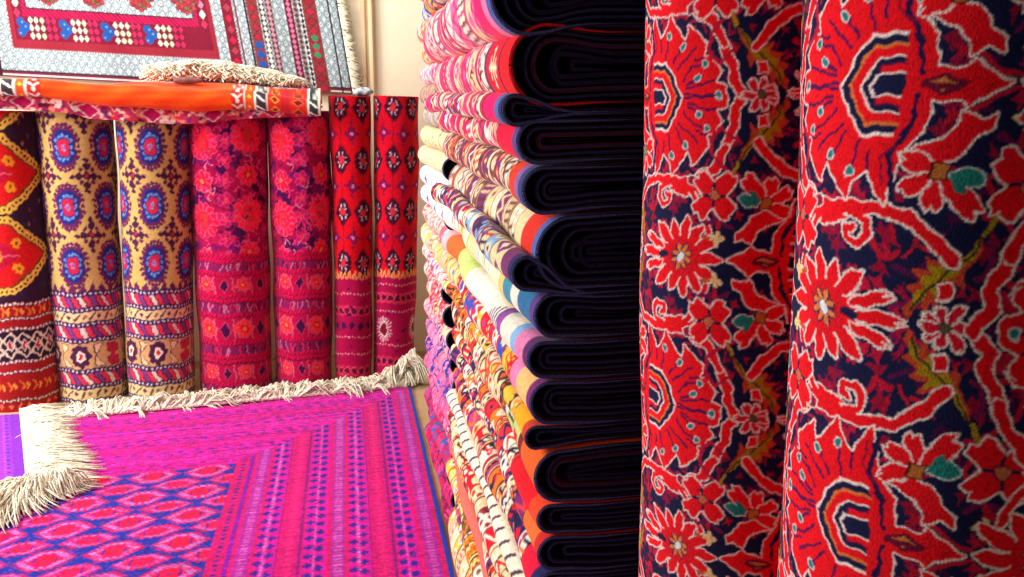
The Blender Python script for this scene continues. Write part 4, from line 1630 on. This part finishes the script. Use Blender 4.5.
KU = 0.0056                                # metres per canvas unit
KH = 150
KIL = kilim_canvas(345, KH)
ky = WALL_Y - .055
bl_ = at_y(4, 76, ky)
br_ = at_y(353, 94, ky)
tr_ = at_y(340, 0, ky)
vx = (br_[0] - bl_[0]) / 345
nx, ny = 420, 190
U, V = np.meshgrid(np.linspace(-30, 345, nx), np.linspace(0, KH, ny))
vstep = 0.0056
slopeb = (br_[2] - bl_[2]) / 345
shr = (tr_[0] - br_[0]) / (tr_[2] - br_[2])
lat = U / 345.0
X = bl_[0] + U * vx + V * vstep * shr * (.5 + .9 * np.clip(lat, 0, 1.2) * (2 - 1.1 * lat))
Z = bl_[2] + U * slopeb + V * vstep
Y = ky + .010 * np.sin(U * .045 + .5) + .006 * np.sin(U * .11 + V * .01)
C_ = KIL.smooth(U, V)
orgk = np.array([bl_[0], ky, bl_[2]])
root = empty('wall_kilim', tuple(orgk), 'grey-blue and maroon flat-woven kilim hung on the cream wall', 'kilim')
m = MB()
P = np.stack([X, Y, Z], -1) - orgk
m.grid(P, C_)
Pb = P + np.array([0, .006, 0])
m.grid(Pb[::20, ::6], s2l((120, 110, 110)), flip=True)
for sl in ((0, slice(None)), (-1, slice(None)), (slice(None), 0), (slice(None), -1)):
    m.grid(np.stack([P[sl], Pb[sl]], 0), s2l((80, 40, 60)))
m.build('woven_face', M_FLAT, root)
# side fringe
e = P[:, -1] + orgk
kk = np.linspace(0, len(e) - 1, 40).astype(int)
mb = MB()
rn = np.random.RandomState(2)
for q in range(420):
    t = rn.rand() * (len(e) - 2)
    i = int(t)
    p = e[i] + (e[i + 1] - e[i]) * (t - i)
    L = rn.uniform(.035, .065)
    a = rn.uniform(-.9, .1)
    pts = [p + np.array([L * s * math.cos(a * (1 if s else 0)), -.004 - .008 * math.sin(s * 3), L * s * math.sin(a) * s]) for s in (0, .33, .66, 1)]
    mb.tube(np.array(pts) - orgk, .0022, 4)
tag(mb.build('fringe', M_FRINGE, root, False), 'cream cotton fringe', kind='stuff')

# ------------------------------------------------------------------ rugs laid over the tops of the rolls
def lay_rug(name, label, pts_front, zt_f, th, depth, colf, x0, x1, nx, droop, seed, mat, cat='rug', nu=40):
    """a folded rug whose rounded fold faces the camera; pts_front(x)->(y of fold tip), zt_f(x)->(z centre), th(x) -> thickness"""
    org = np.array([(x0 + x1) / 2, pts_front((x0 + x1) / 2), zt_f((x0 + x1) / 2)])
    root = empty(name, tuple(org), label, cat)
    xs = np.linspace(x0, x1, nx)
    th_ = np.linspace(PI / 2, 3 * PI / 2, nu)
    back = np.linspace(depth, 0.0, 14)[:-1]
    G = []
    D = []
    for x in xs:
        R = th(x) / 2
        zc, yf = zt_f(x), pts_front(x)
        yb = np.concatenate([yf + R + back, yf + R + R * np.cos(th_), (yf + R + back)[::-1]])
        zb = np.concatenate([zc + R + 0 * back, zc + R * np.sin(th_), zc - R + 0 * back])
        zb = zb + droop(x, yb)
        G.append(np.stack([0 * yb + x, yb, zb], -1))
        d = np.concatenate([[0], np.cumsum(np.hypot(np.diff(yb), np.diff(zb)))])
        D.append(d - d[len(d) // 2])
    G = np.array(G) - org
    D = np.array(D)
    C = colf(np.broadcast_to(xs[:, None], D.shape), D)
    m = MB()
    m.grid(G, C, flip=False)
    t = .007
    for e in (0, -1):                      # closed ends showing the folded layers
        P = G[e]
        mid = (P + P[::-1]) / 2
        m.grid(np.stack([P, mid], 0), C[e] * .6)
    m.build('pile_face', mat, root)
    return root, org


yfront = lambda px: at_z(px, 400)[1]
# line of the roll fronts at the top
fx0, fy0 = None, None
ROWL = np.polyfit([0, 6], [0, 0], 1)
row_pts = []
for (lab, bx, by, tx, wpx, cv, cord, H) in rolls[:5]:
    fr = at_z(bx, by)
    row_pts.append((fr[0], fr[1]))
row_pts = np.array(row_pts)
rowfit = np.polyfit(row_pts[:, 0], row_pts[:, 1], 1)


def rowy(x): return rowfit[0] * x + rowfit[1]


def xz(px, py, dy=0.0):
    """point where the view ray meets the plane of the roll fronts, moved by dy"""
    d = ray(px, py)
    # x = d0 t, y = d1 t ; y = k x + b + dy
    t = (rowfit[1] + dy) / (d[1] - rowfit[0] * d[0])
    return CP + d * t


# under rug: pink and cream, its front edge drooping over the rolls
pxs = [-30, 0, 40, 70, 90, 130, 170, 200, 230, 260, 300, 322]
bot = [107, 109, 111, 113, 119, 121, 124, 124, 120, 118, 117, 116]
top_ = [92, 93, 95, 98, 100, 104, 107, 108, 108, 107, 107, 107]
bz = np.array([xz(a, b, -.07) for a, b in zip(pxs, bot)])
tz = np.array([xz(a, b, -.07) for a, b in zip(pxs, top_)])
rnd = random.Random(77)


def under_canvas():
    c = Cv(-320, 60, -30, 30, .5, (190, 50, 90))
    for k in range(2600):
        x, y = rnd.uniform(-320, 60), rnd.uniform(-14, 14)
        c.ell(x, y, rnd.uniform(.6, 1.8), rnd.uniform(.5, 1.5), rnd.choice([(240, 200, 190), (226, 30, 60), (150, 20, 80), (120, 40, 110), (244, 140, 110), (236, 216, 200), (96, 20, 60)]), p=rnd.choice([1, 2]))
    x = -320
    while x < 60:
        c.ell(x, 1, 2.0, 2.6, (200, 20, 60), .5, (240, 210, 200), p=1)
        x += 9
    for k in range(9):
        x = -250 + k * 27
        c.ell(x, -2, 4.5, 3.5, (170, 14, 80), .6, (240, 190, 190), p=1)
    return c.finish(8, .14)


UC = under_canvas()
fx = lambda x: np.interp(x, tz[:, 0], tz[:, 2])
fb = lambda x: np.interp(x, bz[:, 0], bz[:, 2])
x0u, x1u = at_y(-34, 110, rowy(-2))[0], xz(321, 110)[0]


def under_thin():
    # a draped sheet: flat on the roll tops, front lip hanging a little
    xs = np.linspace(x0u, x1u, 330)
    org = np.array([(x0u + x1u) / 2, rowy((x0u + x1u) / 2), 1.43])
    root = empty('draped_rug', tuple(org), 'pink and cream patterned rug draped over the roll tops, under the orange one', 'rug')
    s = np.linspace(0, 1, 34)
    rows, dist = [], []
    for x in xs:
        zb_, zt_ = fb(x), fx(x)
        yf = rowy(x) - .07
        zt_ = max(zt_, 1.434)
        lip = np.linspace(0, 1, 22)
        y1 = yf + .012 * np.sin(lip * PI) * -1 + 0 * lip
        z1 = zb_ + (zt_ - zb_) * lip
        q = np.linspace(0, PI / 2, 6)[1:]
        y2 = yf + .02 * (1 - np.cos(q))
        z2 = zt_ + .006 * np.sin(q)
        y3 = np.linspace(yf + .03, yf + .42, 8)
        z3 = zt_ + .006 + 0 * y3
        y = np.concatenate([y1, y2, y3])
        z = np.concatenate([z1, z2, z3])
        y = y + .006 * math.sin(x * 21) + .004 * math.sin(x * 47)
        rows.append(np.stack([0 * y + x, y, z], -1))
        d = np.concatenate([[0], np.cumsum(np.hypot(np.diff(y), np.diff(z)))])
        dist.append(d)
    G = np.array(rows)
    D = np.array(dist)
    C = UC.smooth(G[..., 0] * 100, D * 100 - 6)
    nrm = np.zeros_like(G)
    tg = np.gradient(G, axis=1)
    nrm[..., 1], nrm[..., 2] = tg[..., 2], -tg[..., 1]
    nrm /= np.linalg.norm(nrm, axis=-1, keepdims=True) + 1e-9
    B = G + nrm * .010
    m = MB()
    m.grid(G - org, C)
    m.grid(B - org, s2l((90, 20, 50)), flip=True)
    m.grid(np.stack([G[:, 0], B[:, 0]], 0) - org, s2l((214, 70, 110)))
    for e in (0, -1):
        m.grid(np.stack([G[e], B[e]], 0) - org, s2l((140, 30, 70)))
    m.grid(np.stack([G[:, -1], B[:, -1]], 0) - org, s2l((140, 30, 70)))
    m.build('pile_face', M_PILE, root)
    return root


under_thin()

# orange folded rug on top
pxo = [-40, 0, 40, 80, 120, 160, 200, 240, 280, 322]
ot = [76, 78, 80, 82, 85, 87, 88, 90, 95, 100]
ob = [93, 95, 98, 102, 107, 110, 111, 110, 112, 116]
to = np.array([xz(a, b, -.14) for a, b in zip(pxo, ot)])
bo = np.array([xz(a, b, -.14) for a, b in zip(pxo, ob)])


def orange_canvas():
    c = Cv(-330, 60, -34, 34, .5, (240, 74, 18))
    X, Y = c.grids()
    rn = np.random.RandomState(3)
    # worn plush streaks
    c.a += (10 * np.sin(X * .35 + 2 * np.sin(Y * .4)) + 8 * np.sin(Y * 1.7 + X * .12))[..., None] * np.array([.5, 1, .3])

    def motif(xa, flip=1):
        """motif band starting at xa, running away from the plain middle"""
        def b(u0, u1, col):
            a_, b_ = sorted((xa + flip * u0, xa + flip * u1))
            c.bands([(a_, b_, col)], 0)
        b(0, 60, (214, 44, 30))
        b(0, 5.5, (196, 40, 30)); b(5.5, 6.3, WH); b(6.3, 10, (226, 80, 30)); b(10, 11, WH); b(11, 15.5, (60, 50, 60)); b(15.5, 16.4, WH)
        b(22, 26, (190, 30, 40)); b(34, 35, WH); b(35, 39, (50, 60, 60)); b(39, 40, WH); b(44.5, 45.3, WH)
        y = -34
        while y < 34:
            x = xa + flip * 2.8
            c.line([(x - 2, y), (x, y + 1.8), (x + 2, y)], .9, (245, 225, 215))
            c.ell(x, y + 3.2, .8, 1, (250, 230, 220))
            for u in (13.2, 37):
                x = xa + flip * u
                c.line([(x - 1.6, y), (x + 1.6, y + 2.5)], 1.0, (235, 235, 225))
            x = xa + flip * 8.1
            c.ell(x, y + 1, .9, 1.2, YL, p=1)
            x = xa + flip * 19.5
            c.ell(x, y + 1, 1.6, 1.6, (150, 20, 40), .5, YL, p=1)
            x = xa + flip * 30
            c.ell(x, y + 1, 2.2, 1.8, (120, 20, 40), .5, (236, 120, 60), p=1)
            x = xa + flip * 49
            c.line([(x - 2, y), (x, y + 1.8), (x + 2, y)], .9, (245, 225, 215))
            y += 5.2
    motif(xz(235, 100)[0] * 100, 1)
    motif(xz(52, 90)[0] * 100, -1)
    return c.finish(9, .08)


OC = orange_canvas()
fo_t = lambda x: np.interp(x, to[:, 0], to[:, 2])
fo_b = lambda x: np.interp(x, bo[:, 0], bo[:, 2])
thick = lambda x: max(.05, fo_t(x) - fo_b(x))
zmid = lambda x: (fo_t(x) + fo_b(x)) / 2


def odroop(x, y):
    """the front bulges forward and sags; the rest lies on the rug beneath"""
    need = max(0, 1.452 - (zmid(x) - thick(x) / 2))
    return need * ss(rowy(x) - .085, rowy(x) - .03, y) + .004 * np.sin(x * 14 + y * 6)


x0o, x1o = at_y(-44, 90, rowy(-2.2))[0], xz(321, 100)[0]
rt, orgo = lay_rug('orange_folded_rug', 'orange plush rug with patterned ends, folded flat along the tops of the rolls', lambda x: rowy(x) - .168 + .006 * math.sin(x * 9), zmid, thick, .36,
                   lambda X, D: OC.smooth(X * 100, D * 100), x0o, x1o, 330, odroop, 3, M_PILE)

# fringe heaped on the orange rug
pf = np.linspace(150, 292, 16)
roots = []
for p_ in pf:
    q = xz(p_, 90)
    x = q[0]
    roots.append((x, rowy(x) + .10, zmid(x) + thick(x) / 2 + max(0, 1.452 - (zmid(x) - thick(x) / 2)) + .006))
roots = np.array(roots)
mb = MB()
rn = np.random.RandomState(12)
for q in range(2300):
    t = rn.rand() * (len(roots) - 1.01)
    i = int(t)
    p = roots[i] * (1 - t + i) + roots[i + 1] * (t - i)
    hmax = .115 * math.sin(PI * min(1, .22 + t / (len(roots) - 1) * .70)) + .02
    hh = rn.rand() ** .7 * hmax
    p = p + np.array([rn.uniform(-.03, .03), rn.uniform(-.06, .14), hh * .7])
    a = rn.uniform(0, 2 * PI)
    L = rn.uniform(.04, .11)
    pts = []
    for s in np.linspace(0, 1, 6):
        pts.append(p + np.array([L * (s - .5) * math.cos(a + s * 1.3) * 1.3, L * (s - .5) * math.sin(a + s * 1.3), (.02 * math.sin(s * PI) - .6 * hh * s * .4)]))
    pts = np.array(pts)
    pts[:, 2] = np.maximum(pts[:, 2], np.interp(pts[:, 0], roots[:, 0], roots[:, 2]) - .006)
    mb.tube(pts - orgo, .0036, 4)
tag(mb.build('fringe', M_FRINGE, rt, False), 'heap of cream cotton fringe', kind='stuff')

# small dark wooden pin lying on the orange rug
pa, pb = xz(176, 92, -.02), xz(205, 89, -.02)
cen = (pa + pb) / 2
n = 14
s = np.linspace(0, 1, n)
hl = np.linalg.norm(pb - pa)
prof = .016 * np.sqrt(np.clip(1 - ((s - .42) / .6) ** 2, 0.02, 1))
x = cen[0]
zz = zmid(x) + thick(x) / 2
mb = MB()
pts = np.stack([pa[0] + (pb[0] - pa[0]) * s, 0 * s + rowy(x) - .06, 0 * s + zz + .012 + .8 * max(0, 1.452 - (zmid(x) - thick(x) / 2))], -1)
mb.tube(pts - pts[0], prof, 12)
o = mb.build('wooden_pin', M_WOOD, None, False)
o.location = tuple(pts[0])
tag(o, 'short dark brown tapered wooden piece lying on the orange rug', 'wooden piece')

# little cloth left on top of the two thin red rolls
mb = MB()
q0 = at_z(371, 388)
cx_, cy_ = (at_z(350, 388)[0] + at_z(396, 386)[0]) / 2, ROW_Y[5]
th, ph = np.meshgrid(np.linspace(0, 2 * PI, 25)[:-1], np.linspace(-PI / 2, PI / 2, 13))
wob_ = 1 + .12 * np.sin(3 * th + 2 * ph) + .08 * np.sin(5 * th - 3 * ph)
P = np.stack([.048 * np.cos(ph) * np.cos(th) * wob_, .055 * np.cos(ph) * np.sin(th) * wob_, .020 * np.sin(ph) * wob_ + .0225], -1)
mb.grid(P, wrap=True)
o = mb.build('crumpled_cloth', M_BLUEW, None, False)
o.location = (cx_, cy_, 1.492)
tag(o, 'small crumpled blue and white cloth on top of the two thin red rolls', 'cloth')
